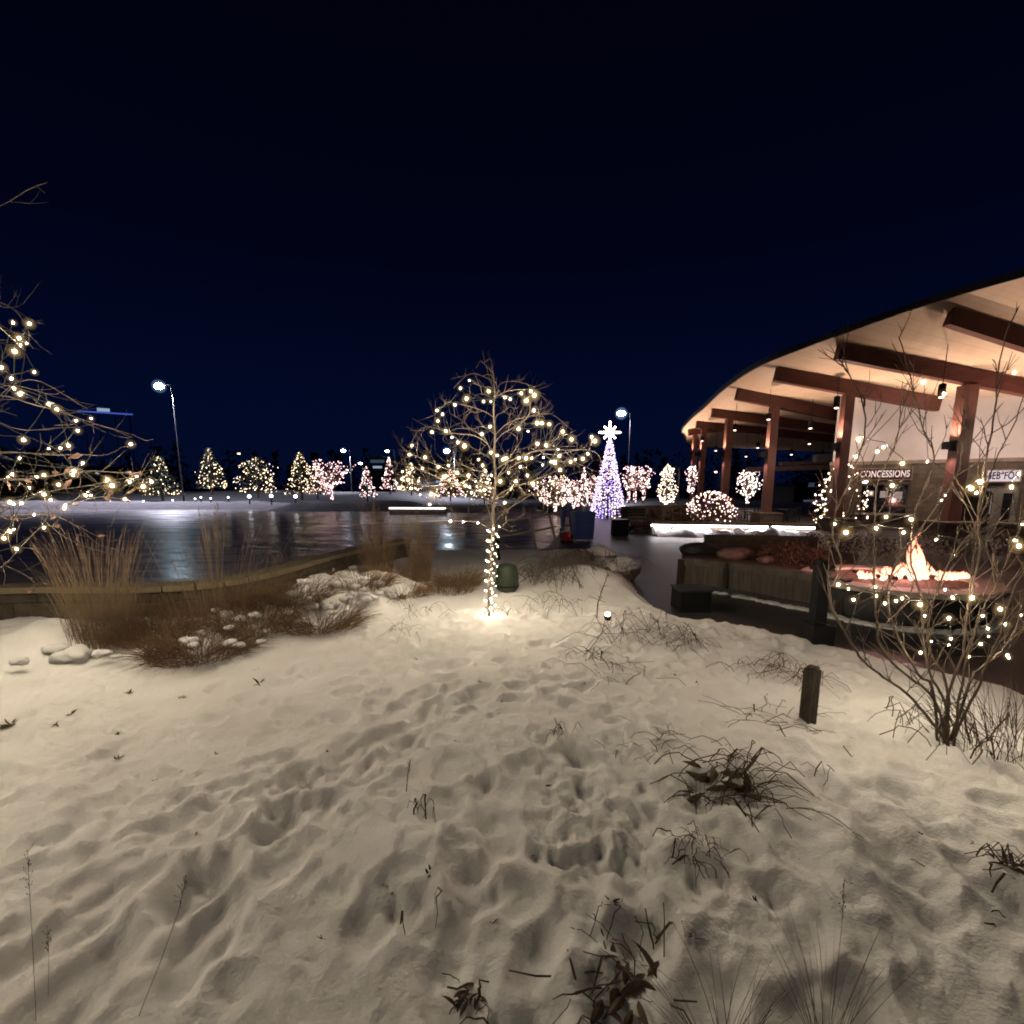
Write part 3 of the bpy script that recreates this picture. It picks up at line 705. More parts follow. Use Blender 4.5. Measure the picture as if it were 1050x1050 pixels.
for si, st in enumerate(stems):
    dy = rr.uniform(-.3, .7); pts = []
    for k, (px, py) in enumerate(st):
        t = k / (len(st) - 1); pts.append(at(px, py, RY + dy * t) + Vector((rr.uniform(-.012, .012), rr.uniform(-.03, .03), 0)))
    pts[0] = rb + Vector((rr.uniform(-.05, .05), rr.uniform(-.05, .05), -.05))
    fine = []
    for i in range(len(pts) - 1):
        p0, p1, p2, p3 = pts[max(i - 1, 0)], pts[i], pts[i + 1], pts[min(i + 2, len(pts) - 1)]
        for k in range(4):
            t = k / 4; fine.append(.5 * ((2 * p1) + (p2 - p0) * t + (2 * p0 - 5 * p1 + 4 * p2 - p3) * t * t + (3 * p1 - p0 - 3 * p2 + p3) * t**3) + Vector((rr.uniform(-.006, .006), rr.uniform(-.006, .006), 0)))
    fine.append(pts[-1]); n = len(fine)
    sm_.tube(fine, [.0086 * (1 - .8 * i / n) + .0015 for i in range(n)], 6)
    for i in range(int(n * .18), n):
        if rr.random() < .62:
            d = (fine[min(i + 1, n - 1)] - fine[i - 1]).normalized(); d = (d + Vector((rr.uniform(-.9, .9), rr.uniform(-.7, .7), rr.uniform(-.1, .5)))).normalized()
            p = fine[i]; L = rr.uniform(.15, .55) * (1.1 - .5 * i / n); q = [p]
            for k in range(5):
                d = (d + Vector((rr.uniform(-.22, .22), rr.uniform(-.22, .22), rr.uniform(-.08, .2)))).normalized(); p = p + d * L / 5; q.append(p)
            tw_.tube(q, [.0036, .0034, .003, .0027, .0022, .0015], 4); sp_all += q[2:]
            for _ in range(2):
                j = rr.randint(1, 4); d2 = (d + Vector((rr.uniform(-1, 1), rr.uniform(-.8, .8), rr.uniform(-.4, .5)))).normalized()
                tw_.tube([q[j], q[j] + d2 * L * .2, q[j] + d2 * L * .36], [.0024, .002, .0014], 3)
sm_.build('stem', 'bark_dark', sh, True); tw_.build('twigs', 'bark_dark', sh)
RG = 'strings of warm white bulbs on the bare shrub by the fire pit'
rb_hi = [p for p in rcr if p.z > 1.45]; rb_lo = [p for p in rcr if p.z <= 1.45]
bulb_string('warm bulbs on the upper stems of the bare shrub, seen against the building', rb_hi, RG, me=BULB_S, wr=.0025)
bulb_string('warm bulbs on the lower stems of the bare shrub, seen against the fire pit', rb_lo, RG, me=BULB_S, wr=.0025)

# ------------------------------------------------------------------ grasses
def blades(mb, base, n, h, spread, lean=0.5, wdt=.004, rr=R, droop=.3, rad_=.12, up=.9):
    for _ in range(n):
        an = rr.uniform(0, 6.283); r0 = rad_ * math.sqrt(rr.random())
        p = Vector((base.x + r0 * math.cos(an), base.y + r0 * math.sin(an), base.z - .03)); an += rr.gauss(0, .5)
        L = h * (rr.uniform(.3, 1.12) if h > 1 else rr.uniform(.5, 1.1)); sp_ = spread * rr.random()**.8; d = Vector((math.cos(an) * sp_, math.sin(an) * sp_, up)).normalized()
        pts = [p]; k_ = 5
        for k in range(k_):
            d = (d + Vector((math.cos(an), math.sin(an), 0)) * droop * rr.uniform(.1, .5) * (k / k_) - Vector((0, 0, droop * .25 * (k / k_))) + Vector((rr.gauss(0, .03), rr.gauss(0, .03), 0))).normalized()
            p = p + d * L / k_; pts.append(p)
        w_ = wdt * rr.uniform(.6, 1.2)
        mb.tube(pts, [w_, w_, w_ * .9, w_ * .8, w_ * .6, w_ * .3], 3, cap=False)
def grass(label, px, py, n, h, spread, m='straw', wdt=.0024, rad_=.12, droop=.3, name='ornamental_grass', group=None, seeds=0, base=None, up=.9):
    b_ = base or hit(px, py); t = thing(name, label, 'grass clump', b_, group); mb = MB(); blades(mb, b_, n, h, spread, wdt=wdt, rad_=rad_, droop=droop, up=up); mb.build('blades', m, t)
    if seeds:
        mb = MB(); rr = R
        for _ in range(seeds):
            an = rr.uniform(0, 6.28); tip = b_ + Vector((math.cos(an) * spread * h * .5 * rr.random(), math.sin(an) * spread * h * .5 * rr.random(), h * rr.uniform(.75, 1.15)))
            mb.tube([b_, b_.lerp(tip, .5) + Vector((0, 0, .05 * h)), tip], [.003, .0025, .0015], 3)
            for k in range(14):
                q = b_.lerp(tip, rr.uniform(.75, 1.0)); mb.tube([q, q + Vector((rr.uniform(-.03, .03), rr.uniform(-.03, .03), rr.uniform(.01, .06)))], [.0025, .001], 3)
        mb.build('seed_heads', m, t)
    return t
GG = 'dry ornamental grass clumps along the rink wall'
grass('tall dense brown grass clump in front of the rink wall beside a snow heap', 108, 660, 460, 1.3, .20, rad_=.30, wdt=.0021, group=GG)
grass('sparse tall pale stems rising from the brown grass in front of the curved wall', 225, 645, 130, 1.35, .32, wdt=.002, rad_=.45, group=GG, seeds=14)
grass('low sprawling reddish brown grass mat with snow lumps below the curved wall', 205, 668, 1300, .46, 1.6, m='straw_dark', rad_=.45, droop=.9, group=GG, up=.6)
grass('low brown grass mat draped downhill on the snowy mound', 330, 640, 1100, .40, 1.6, m='straw_dark', rad_=.45, droop=.9, group=GG, up=.6)
grass('brown grass clump lying at the foot of the tall dense clump', 160, 655, 900, .55, 1.3, m='straw_dark', rad_=.35, droop=.8, group=GG, up=.7)
grass('tall upright tan grass clump before the rink, farther from the trunk', 388, 594, 420, 1.4, .20, rad_=.26, wdt=.0024, group=GG, seeds=16)
grass('tall upright tan grass clump before the rink, nearer the trunk', 432, 596, 330, 1.35, .18, rad_=.17, wdt=.0024, group=GG, seeds=14)
grass('short ragged brown grass behind the lit trunk', 470, 600, 700, .45, 1.0, m='straw_dark', rad_=.35, droop=.8, group=GG, up=.7)
grass('flattened brown grass patch on the snow below the two upright clumps', 415, 608, 600, .30, 1.8, m='straw_dark', rad_=.35, droop=1.0, group=GG, up=.5)
grass('drooping brown grass hanging over the crest of the snowy mound', 340, 604, 900, .42, 1.5, m='straw_dark', rad_=.4, droop=1.0, group=GG, up=.7)
grass('brown grass clump between the snowy mound and the upright clumps', 372, 602, 700, .42, 1.4, m='straw_dark', rad_=.4, droop=.9, group=GG, up=.7)
grass('tan grass clump at the wall end on the shoulder of the snowy mound', 305, 612, 700, .45, 1.3, m='straw_dark', rad_=.35, droop=.9, group=GG, up=.7)
for px, py, lab in [(150, 636, 'snow-dusted brown brush against the rink wall next to the tall dense clump'), (192, 630, 'snow-dusted brown brush against the middle of the rink wall'), (236, 628, 'snow-dusted brown brush under the sparse pale stems at the wall'), (278, 620, 'snow-dusted brown brush against the wall near the mound'), (262, 644, 'brown brush between the low mat and the snowy mound'), (460, 606, 'thin brown brush close to the lit trunk on the rink side'), (410, 598, 'brown brush at the foot of the two upright clumps')]:
    grass(lab, px, py, 480, .5, 1.1, m='straw_dark', rad_=.4, droop=.8, group=GG, up=.8)
grass('thin pale grass stems standing by the end of the curved wall', 300, 600, 50, .8, .35, wdt=.0035, rad_=.2, group=GG)
grass('dense dry brush below the shrub at the frame edge', 1040, 765, 260, .5, 1.0, m='stem', rad_=.45, droop=.6, name='dry_brush')
grass('fine faint grass tuft standing in the dim snow nearest the camera', 850, 1075, 34, .42, .55, m='straw', wdt=.0011, rad_=.04, droop=.2, seeds=0)
grass('reddish fine grass tuft leaning into the dim snow beside dark leaves', 745, 1090, 60, .36, 1.3, m='stem_red', wdt=.0011, rad_=.06, droop=.5)
# lone seed stalks
def stalk(label, pxs, wdt, heads=True, name='grass_stalk', group='lone dry stalks standing in the near snow'):
    b_ = hit(*pxs[0]); pts = [b_ - Vector((0, 0, .03))] + [at(px, py, b_.y + .02 * k) for k, (px, py) in enumerate(pxs[1:])]
    t = thing(name, label, 'stalk', b_, group); mb = MB(); mb.tube(pts, [wdt * (1 - .6 * i / len(pts)) for i in range(len(pts))], 5); mb.build('stem', 'stem', t)
    if heads:
        mb = MB(); a_, c_ = pts[-2], pts[-1]
        for k in range(26):
            q = a_.lerp(c_, R.uniform(.1, 1)); L = .022 * R.uniform(.5, 1.2); d = Vector((R.uniform(-.5, .5), R.uniform(-.5, .5), R.uniform(.3, 1))).normalized()
            mb.tube([q, q + d * L], [.0005, .0004], 3); mb.ico(q + d * L, .0014, sub=1, squash=(1, 1, 1.6))
        mb.build('seed_head', 'stem', t)
stalk('long leaning dry seed stalk in the dim snow near the lower corner', [(138, 1042), (165, 985), (183, 935), (190, 905)], .0011)
stalk('upright faint dry stalk nearest the frame edge in dim snow', [(36, 1046), (34, 980), (31, 925), (28, 870)], .0008)
stalk('short faint upright stalk beside the long dry stalks', [(48, 1020), (50, 980), (49, 955)], .0007)
stalk('single thin dark stem with a bud standing in trampled snow', [(416, 812), (418, 795), (421, 780)], .003)
stalk('upright wispy stalk in the dim snow in front of the shrub', [(853, 1045), (858, 1000), (863, 950), (866, 900)], .0008, True)

# snow lumps on the mats and heap
def lump(label, pts, group='snow lumps lying on the brown grass'):
    for i, (px, py, r_) in enumerate(pts):
        p = hit(px, py); mb = MB(); mb.ico(p + Vector((0, 0, r_ * .35 + (.10 if r_ < .08 else 0))), r_, (.13 if r_ < .06 else .26), 3, (1.25, 1, .62), seed=i + px)
        tag(mb.build('snow_lump', 'snow_clump', None, True, org=p), label, 'snow lump', group)
lump('large rounded snow block beside the tall dense grass clump', [(75, 677, .14)])
lump('smaller snow block against the large rounded snow block', [(58, 668, .09)])
lump('one of the snow blobs caught on the low brown mat below the curved wall', [(232, 640, .07), (247, 644, .06), (222, 634, .05), (236, 654, .05), (262, 640, .06)])
lump('one of the snow blobs at the lower edge of the brown mat', [(238, 670, .06), (247, 672, .05), (195, 668, .07), (200, 672, .05), (268, 668, .04)])
lump('one of the snow blobs sitting on the draped mat of the snowy mound', [(300, 618, .06), (308, 628, .07), (336, 632, .06), (342, 638, .05), (318, 606, .06), (352, 622, .05), (330, 598, .08), (345, 606, .06), (322, 590, .07), (297, 636, .05)])
lump('one of the snow blobs caught in the grass on the crest of the mound', [(R.uniform(300, 395), R.uniform(585, 625), R.uniform(.035, .075)) for _ in range(34)])
lump('one of the small snow crumbs beside the large snow block', [(105, 682, .07), (120, 684, .04), (22, 690, .06)])

# ------------------------------------------------------------------ dead plants poking through the snow
DG = 'dead bent plant stems poking through the snow'
def tangle(label, px, py, w_px, n, h=.12, m='stem', straps=.5, name='dead_plant', seed=1, wd=.006, depth=1.0, dark=False):
    b_ = hit(px, py); rr = random.Random(seed); t = thing(name, label, 'dead plant', b_, DG); mb = MB()
    sc_ = b_.y / F; W = w_px * sc_ * .5
    for i in range(n):
        ox, oy = rr.uniform(-W, W) * .8, rr.uniform(-W, W) * .8 * depth
        p = Vector((b_.x + ox, b_.y + oy, 0)); p.z = ter(p.x, p.y) - .015
        an = rr.uniform(0, 6.28); L = W * rr.uniform(.5, 1.3); hh = h * rr.uniform(.35, 1.2)
        q = p + Vector((math.cos(an), math.sin(an), 0)) * L; q.z = ter(q.x, q.y) + rr.uniform(-.01, .03)
        bend = rr.uniform(.3, .7); mid = p.lerp(q, bend) + Vector((0, 0, hh))
        if rr.random() < .5:   # sharply broken stem
            pts = [p, p.lerp(mid, .5) + Vector((rr.uniform(-.01, .01), 0, .008)), mid, mid.lerp(q, .5) + Vector((0, rr.uniform(-.01, .01), -.005)), q]
        else:
            pts = [p]
            for k in range(1, 7):
                s_ = k / 6; pts.append(p.lerp(q, s_) + Vector((rr.gauss(0, .008), rr.gauss(0, .008), hh * math.sin(math.pi * s_)**.8)))
        w_ = wd * rr.uniform(.28, .8)
        if rr.random() < straps: mb.strap(pts, [w_ * (1.3 - .5 * abs(2 * k / (len(pts) - 1) - 1)) for k in range(len(pts))], (rr.uniform(-.4, .4), rr.uniform(-.4, .4), 1))
        else: mb.tube(pts, [w_ * .55] * len(pts), 4)
        if n <= 8: mb.build('stem', m, t); mb = MB()
    if mb.v: mb.build('stems', m, t)
    if dark:
        mb = MB()
        for k in range(14):
            p = Vector((b_.x + rr.uniform(-W, W) * .5, b_.y + rr.uniform(-W, W) * .4, 0)); p.z = ter(p.x, p.y) + .01
            mb.curl(p, (rr.uniform(-1, 1), rr.uniform(-1, 1), rr.uniform(0, .4)), W * rr.uniform(.3, .7), W * rr.uniform(.08, .2), rr)
        mb.build('dead_leaves', 'stem', t)
tangle('large dark tangle of collapsed stems between the footprints and the post', 745, 800, 125, 85, .09, seed=2, dark=True, wd=.008)
tangle('thin stems trailing below the large dark tangle', 715, 868, 56, 40, .06, seed=3, wd=.005)
tangle('sprawl of broken reed stems behind the small uplight', 655, 652, 95, 75, .2, seed=4, m='stem')
tangle('bent reed stems on the snow just past the small uplight', 698, 658, 70, 44, .14, seed=5)
tangle('clump of angular broken stems between trunk and uplight', 575, 622, 66, 36, .17, seed=6)
tangle('zigzag stems near the foot of the lit trunk', 533, 628, 40, 10, .16, seed=7)
tangle('curled stems on the snow behind the wooden post', 808, 690, 84, 60, .12, seed=8, m='stem_red')
tangle('long flat stems lying in front of the wooden post', 800, 738, 95, 34, .06, seed=9)
tangle('arching broken stems fanning out at the foot of the bare shrub', 935, 745, 90, 14, .2, seed=10, wd=.009)
tangle('dark stems matted under the bare shrub', 1000, 770, 100, 20, .18, seed=11, wd=.008)
tangle('brown clump of bent stems left of the lit trunk', 432, 630, 50, 20, .14, seed=12)
tangle('twisted stems on the snow below the flattened grass patch', 415, 648, 50, 12, .14, seed=13)
tangle('small dark upright tuft in the middle of the trampled snow', 577, 752, 28, 12, .10, seed=14)
tangle('row of short bent stems below the angular clump', 600, 676, 60, 24, .09, seed=15)
tangle('pair of broken zigzag stems on the trampled snow', 433, 838, 38, 6, .10, seed=16, wd=.007)
tangle('single arching stem loop near the large dark tangle', 838, 800, 30, 3, .10, seed=17, wd=.006)
tangle('sharply folded single stem in the dim snow', 428, 965, 60, 2, .12, seed=18, wd=.006)
tangle('dark heap of leaves and stems at the lower edge of the frame', 640, 1015, 150, 40, .035, seed=19, dark=True, wd=.006)
tangle('dark broad dead leaves crowding the lower frame edge', 478, 1030, 70, 12, .03, seed=20, dark=True, wd=.006)
tangle('dark brushy hole in the snow at the frame edge', 1036, 890, 60, 26, .08, seed=22, dark=True, wd=.006)
tangle('long fallen stem beside the dark brushy hole', 1015, 945, 50, 2, .03, seed=23)
tangle('long fallen stem half buried in the dim rippled snow', 955, 882, 60, 2, .03, seed=24)
tangle('bent stems pushing up between the small snow crumbs and trunk', 365, 630, 30, 7, .10, seed=25)
tangle('scattered stem ends along the path edge', 640, 690, 80, 24, .06, seed=26)
tangle('short stem bits below the single dark upright tuft', 640, 770, 50, 6, .06, seed=27)
tangle('stem hooks in the snow between the post and large tangle', 690, 760, 80, 18, .06, seed=28)
tangle('thin dry stems below the dark shrub at the snow edge', 760, 690, 50, 8, .10, seed=29)
tangle('curving dark stem with side leaves on the dim snow', 690, 960, 60, 5, .05, seed=30, wd=.006)
SPR = 'small dark plant sprigs dotted over the smooth snow'
for (px, py, s_) in [(12, 743, 1.6), (266, 701, 1.3), (133, 711, .8), (58, 743, .8), (73, 732, .9), (122, 753, .8), (122, 778, .9), (188, 716, .6), (263, 687, .5), (187, 791, .4), (334, 771, .5), (158, 800, .5), (222, 773, .5), (505, 946, .8), (558, 805, 1.2), (492, 699, .5), (395, 908, 1.0), (440, 895, 1.3), (427, 676, .4), (628, 926, 1.3), (332, 962, 1.0), (545, 878, .8), (775, 925, 1.0), (200, 855, .7), (563, 686, .5), (400, 915, .7), (1000, 865, .8), (870, 905, .7), (690, 690, .6), (715, 700, .6), (600, 700, .5), (540, 665, .4), (470, 760, .5), (515, 720, .5)]:
    b_ = hit(px, py); sc_ = b_.y / F * 6.5 * s_; t = thing('plant_sprig', 'small dark dead sprig poking out of open snow', 'sprig', b_, SPR); mb = MB()
    for k in range(R.randint(4, 8)):
        an = R.uniform(0, 6.28); d = Vector((math.cos(an), math.sin(an) * .8, R.uniform(.1, .9)))
        mb.curl(b_ + Vector((R.uniform(-.3, .3), R.uniform(-.3, .3), 0)) * sc_ - Vector((0, 0, .004)), d, sc_ * R.uniform(.7, 1.5), sc_ * R.uniform(.2, .45), R)
    mb.build('leaves', 'sprig' if R.random() < .6 else 'stem', t)

# ------------------------------------------------------------------ garden fixtures
b_ = hit(520, 606)
t = thing('equipment_cover', 'dark green domed plastic cover in the snow right behind the lit trunk', 'equipment cover', b_); mb = MB()
sc_ = b_.y / F; w_ = 12 * sc_; h_ = 29 * sc_
mb.lathe([(w_ * .72, -.06), (w_ * .80, .02), (w_ * .98, h_ * .12), (w_ * 1.0, h_ * .22), (w_ * .97, h_ * .6), (w_ * .88, h_ * .86), (w_ * .62, h_ * .97), (w_ * .3, h_ * 1.0), (.001, h_ * 1.01)], b_, 28); mb.build('dome', 'box_green', t, True)
mb = MB(); mb.lathe([(w_ * 1.02, h_ * .18), (w_ * 1.05, h_ * .19), (w_ * 1.05, h_ * .23), (w_ * 1.02, h_ * .24)], b_, 28); mb.build('rim', 'black', t)
b_ = hit(512, 574); b_.z -= .02
t = thing('garden_spotlight', 'small dark unlit spotlight on a spike at the rink edge behind the green cover', 'spotlight', b_); s_ = b_.y / F
mb = MB(); mb.tube([b_, b_ + Vector((-2 * s_, 0, 16 * s_))], [1.7 * s_, 1.5 * s_], 8); mb.build('spike', 'black', t)
mb = MB(); c_ = b_ + Vector((-6 * s_, 0, 20 * s_)); mb.tube([c_ + Vector((-5 * s_, 0, 1.2 * s_)), c_ + Vector((0, 0, -.3 * s_)), c_ + Vector((6 * s_, 0, 0))], [4 * s_, 3.4 * s_, 2.2 * s_], 12); mb.build('lamp_head', 'black', t)
# small uplight with lit twig
b_ = hit(623, 636); s_ = b_.y / F
t = thing('garden_uplight', 'small glowing uplight on the snow among broken reeds beside the path', 'uplight', b_)
mb = MB(); mb.lathe([(.035, -.03), (.045, .03), (.05, .055), (.046, .06)], b_, 16); mb.build('housing', 'black', t)
mb = MB(); mb.ico(b_ + Vector((0, 0, .085)), .034, sub=2); mb.build('lens', 'uplight_lens', t, True)
tw = thing('young_sapling', 'thin bare sapling twig lit up by the small uplight', 'sapling', hit(612, 634)); mb = MB()
p0 = Vector(tw['org']); pts = [p0 - Vector((0, 0, .03)), at(613, 618, p0.y), at(618, 603, p0.y), at(624, 588, p0.y)]
mb.tube(pts, [.009, .008, .006, .003], 6)
for k in range(9):
    q = pts[1].lerp(pts[3], R.random()); mb.tube([q, q + Vector((R.uniform(-.06, .06), R.uniform(-.05, .05), R.uniform(.02, .09)))], [.004, .002], 4)
mb.build('twig', 'twig', tw)
# wooden post
b_ = hit(828, 738); s_ = b_.y / F
t = thing('wooden_post', 'short square dark wooden post standing in the snow', 'post', b_)
mb = MB(); mb.box(b_ + Vector((0, 0, 29 * s_ - .1)), (12 * s_, 12 * s_, 58 * s_ + .2), .35); mb.build('shaft', 'post_wood', t)
mb = MB(); mb.lathe([(7.6 * s_, 0), (8 * s_, 2 * s_), (5 * s_, 3.5 * s_), (.001, 4 * s_)], b_ + Vector((0, 0, 58 * s_)), 4); o = mb.build('post_cap', 'post_wood', t)
# boulders with snow and dead growth at the path corner
def cap_(mb, c, r_, squash, seed):
    k = MB(); k.ico(c, r_ * 1.02, .16, 3, squash, seed=seed); lim = c.z + r_ * squash[2] * .28
    vs = []
    for p in k.v:
        p = Vector(p); h_ = (p.z - lim) / (r_ * squash[2]) + .3 * float(vnoise(p.x * 5, p.y * 5, seed))
        vs.append(p + Vector((0, 0, .05)) if h_ > 0 else c + (p - c) * .86)
    mb.add(vs, k.f)
def boulder(label, px, py, r_, m, squash=(1.2, 1, .7), seed=1, snow=True, z=0, group='boulders at the path corner'):
    b_ = g(px, py, z) if z is not None else hit(px, py); t = thing('boulder', label, 'boulder', b_, group)
    mb = MB(); mb.ico(b_ + Vector((0, 0, r_ * squash[2] * .55)), r_, .16, 3, squash, seed=seed); mb.build('stone', m, t)
    if snow:
        mb = MB(); cap_(mb, b_ + Vector((0, 0, r_ * squash[2] * .55)), r_, squash, seed); mb.build('snow_cap', 'snow_clump', t, True)
boulder('reddish boulder with snow at the garden corner beside the path', 628, 594, .42, 'rock', seed=3)
boulder('upper reddish boulder behind the corner boulder', 615, 579, .40, 'rock', seed=4)
boulder('grey boulder under dead growth behind the reddish boulders', 590, 585, .5, 'rock_grey', (1.4, 1, .6), seed=6, snow=False)
tangle('grey mass of dead perennials lying over the boulders', 600, 583, 90, 190, .34, seed=31, m='growth', wd=.012)
tangle('grey dry growth beside the grey boulder', 567, 588, 70, 130, .30, seed=32, m='growth', wd=.012)

# ------------------------------------------------------------------ handrail behind the tree
hr = thing('handrail', 'curved pale two-bar handrail at the rink edge behind the garden tree', 'handrail', g(570, 566))
mb = MB(); Yh = g(570, 566).y
mb.tube([at(505, 536, Yh - 1.0), at(540, 531, Yh - .5), at(565, 527, Yh), at(574, 525, Yh + .3)], .035, 8); mb.build('top_bar', 'rail', hr, True)
mb = MB(); mb.tube([at(505, 551, Yh - 1.0), at(540, 546, Yh - .5), at(565, 541, Yh), at(570, 540, Yh + .2)], .03, 8); mb.build('lower_bar', 'rail', hr, True)
for (a_, b2, yo) in [((543, 530), (550, 566), -.45), ((563, 527), (571, 566), 0)]:
    mb = MB(); mb.tube([at(a_[0], a_[1], Yh + yo), at((a_[0] + b2[0]) / 2 + 1, (a_[1] + b2[1]) / 2, Yh + yo), at(b2[0], b2[1], Yh + yo)], .04, 8); mb.build('rail_post', 'rail', hr, True)

# ------------------------------------------------------------------ cone, bins, bench
b_ = g(581, 556); s_ = b_.y / F
t = thing('traffic_cone', 'red and white traffic cone beside the blue recycling bin', 'traffic cone', b_)
def ring(z0, z1, r0, r1, m, nm): 
    mb = MB(); mb.lathe([(r0, z0), (r1, z1)], b_, 20); mb.build(nm, m, t, True)
hh = 30 * s_
ring(.05, hh * .36, .17, .125, 'cone_red', 'cone_body'); ring(hh * .362, hh * .55, .124, .098, 'cone_white', 'white_band'); ring(hh * .552, hh * .6, .097, .09, 'cone_red', 'red_band'); ring(hh * .602, hh * .86, .089, .055, 'cone_white', 'upper_band'); ring(hh * .862, hh, .054, .035, 'cone_red', 'cone_tip')
mb = MB(); mb.box(b_ + Vector((0, 0, .025)), (.42, .42, .05)); mb.build('cone_base', 'black', t)
def bin_(label, px, py, w_, d_, h_, rz):
    b_ = g(px, py); t = thing('recycling_bin', label, 'bin', b_, 'blue wheeled bins by the rink')
    mt = Matrix.Rotation(rz, 3, 'Z')
    def q(x, y, z): return b_ + mt @ Vector((x, y, z))
    mb = MB(); a_ = .86
    vs = [q(sx * w_ / 2 * k, sy * d_ / 2 * k, z) for z, k in ((.06, a_), (h_, 1)) for sx, sy in ((-1, -1), (1, -1), (1, 1), (-1, 1))]
    mb.add(vs, [(3, 2, 1, 0), (4, 5, 6, 7)] + [(i, (i + 1) % 4, 4 + (i + 1) % 4, 4 + i) for i in range(4)]); mb.build('body', 'bin_blue', t)
    mb = MB(); mb.box(q(0, 0, h_ + .035), (w_ * 1.06, d_ * 1.08, .06), rz); mb.box(q(0, -d_ * .02, h_ + .08), (w_ * .9, d_ * .8, .04), rz); mb.build('lid', 'bin_blue', t)
    mb = MB(); mb.box(q(w_ * .12, -d_ * .5, h_ * .5), (w_ * .5, .03, h_ * .55), rz); mb.build('front_panel', 'bin_blue', t)
    mb = MB(); mb.tube([q(-w_ * .45, d_ * .58, h_ - .02), q(w_ * .45, d_ * .58, h_ - .02)], .02, 8); mb.build('handle', 'black', t)
    for sx in (-1, 1):
        mb = MB(); mb.tube([q(sx * w_ * .42, d_ * .42, .1), q(sx * w_ * .5, d_ * .42, .1)], .1, 14); mb.build('wheel', 'black', t)
bin_('blue recycling bin standing beside the traffic cone', 597, 554, .80, .75, 1.02, .1)
bin_('blue bin standing half hidden behind the traffic cone', 582, 546, .60, .60, .95, .1)
b_ = g(635, 549)
t = thing('litter_bin', 'low black square litter bin on the path below the violet tree', 'bin', b_)
mb = MB(); mb.box(b_ + Vector((0, 0, .32)), (.62, .62, .64)); mb.build('body', 'black', t)
mb = MB(); mb.box(b_ + Vector((0, 0, .665)), (.70, .70, .05)); mb.build('lid', 'dark_metal', t)
b_ = g(641, 541)
t = thing('park_bench', 'dark slatted bench seen end on beside the black litter bin', 'bench', b_)
mb = MB()
for k in range(4): mb.bar(b_ + Vector((-.45, -.2 + k * .15, .46)), b_ + Vector((1.1, -.2 + k * .15, .46)), .11, .04)
mb.build('seat', 'post_wood', t)
mb = MB()
for k in range(3): mb.bar(b_ + Vector((-.45, .36 + k * .03, .62 + k * .14)), b_ + Vector((1.1, .36 + k * .03, .62 + k * .14)), .04, .1)
mb.build('backrest', 'post_wood', t)
for sx in (-.4, 1.05):
    for yy_ in (-.2, .32):
        mb = MB(); mb.box(b_ + Vector((sx, yy_, .22)), (.06, .06, .44)); mb.build('leg', 'dark_metal', t)
    mb = MB(); mb.tube([b_ + Vector((sx, -.22, .46)), b_ + Vector((sx, -.24, .68)), b_ + Vector((sx, .36, .68))], .022, 6); mb.build('armrest', 'dark_metal', t)
# low planter behind the litter bin with brush
def lowwall(name, label, pxs, ztop, w_, m, cap=None, cat='wall', z0=-.02):
    pts = [g(a_, b2, 0) for a_, b2 in pxs]; t = thing(name, label, cat, pts[0]); mb = MB(); sp_ = smooth_pts(pts, 4) if len(pts) > 2 else pts
    ribbon(mb, sp_, w_, z0, ztop); mb.build('wall_face', m, t)
    if cap: mb = MB(); ribbon(mb, sp_, w_ + .1, ztop, ztop + .09); mb.build('cap_stone', cap, t)
    return t, sp_
lowwall('low_wall', 'brown retaining wall behind the bench, below the lit three-trunk tree', [(640, 536), (665, 534), (690, 532), (705, 531)], .85, .5, 'wall_stone', 'planter_cap')
def bush(label, px, py, w_, h_, n, m, name='low_bush', z=0.0, group=None, leaf=.1, cat='bush', bulbs=None, seed=1, bd=1.0):
    """loose bush: stems and many small leaves spread through the volume"""
    b_ = g(px, py, z); t = thing(name, label, cat, b_, group); rr = random.Random(seed); st, lf = MB(), MB()
    for k in range(16):
        an = rr.uniform(0, 6.28); tip = b_ + Vector((math.cos(an) * w_ * .5 * rr.random(), math.sin(an) * w_ * .5 * bd * rr.random(), h_ * rr.uniform(.6, 1.05)))
        md = b_.lerp(tip, .5) + Vector((rr.uniform(-.1, .1), rr.uniform(-.1, .1), .1)) * h_
        st.tube([b_ + Vector((rr.uniform(-.1, .1), rr.uniform(-.1, .1), -.02)) * w_, md, tip], [.012 * h_, .009 * h_, .004 * h_], 4)
    for k in range(n):
        while True:
            u = Vector((rr.uniform(-1, 1), rr.uniform(-1, 1), rr.uniform(0, 1)))
            if u.x**2 + u.y**2 + (u.z * .95)**2 < 1 + .25 * math.sin(u.x * 7 + seed) * math.sin(u.y * 6): break
        p = b_ + Vector((u.x * w_ * .5, u.y * w_ * .5 * bd, u.z * h_))
        lf.leaf(p, (rr.uniform(-1, 1), rr.uniform(-1, 1), rr.uniform(-.6, .8)), (rr.uniform(-1, 1), rr.uniform(-1, 1), .7), leaf * rr.uniform(.6, 1.4), leaf * rr.uniform(.4, .8))
    st.build('stems', 'bark_dark', t); lf.build('foliage', m, t)
    if bulbs:
        mats_, cnt, r_ = bulbs; lb_ = MB()
        for k in range(cnt):
            an = rr.uniform(0, 6.28); zz = rr.random()**.8; rad2 = math.sqrt(max(.02, 1 - zz * zz)) * rr.uniform(.7, 1.04)
            lb_.cm = rr.randrange(len(mats_)); lb_.octa(b_ + Vector((math.cos(an) * rad2 * w_ * .5, math.sin(an) * rad2 * w_ * .5 * bd, .05 + zz * h_)), r_ * rr.uniform(.7, 1.2))
        o = lb_.build('bulbs', mats_, t); o['kind'] = 'stuff'
    return t
bush('orange brown dry bush at the end of the glowing wall', 671, 543, .9, 1.1, 500, 'straw_dark', leaf=.12, seed=3)
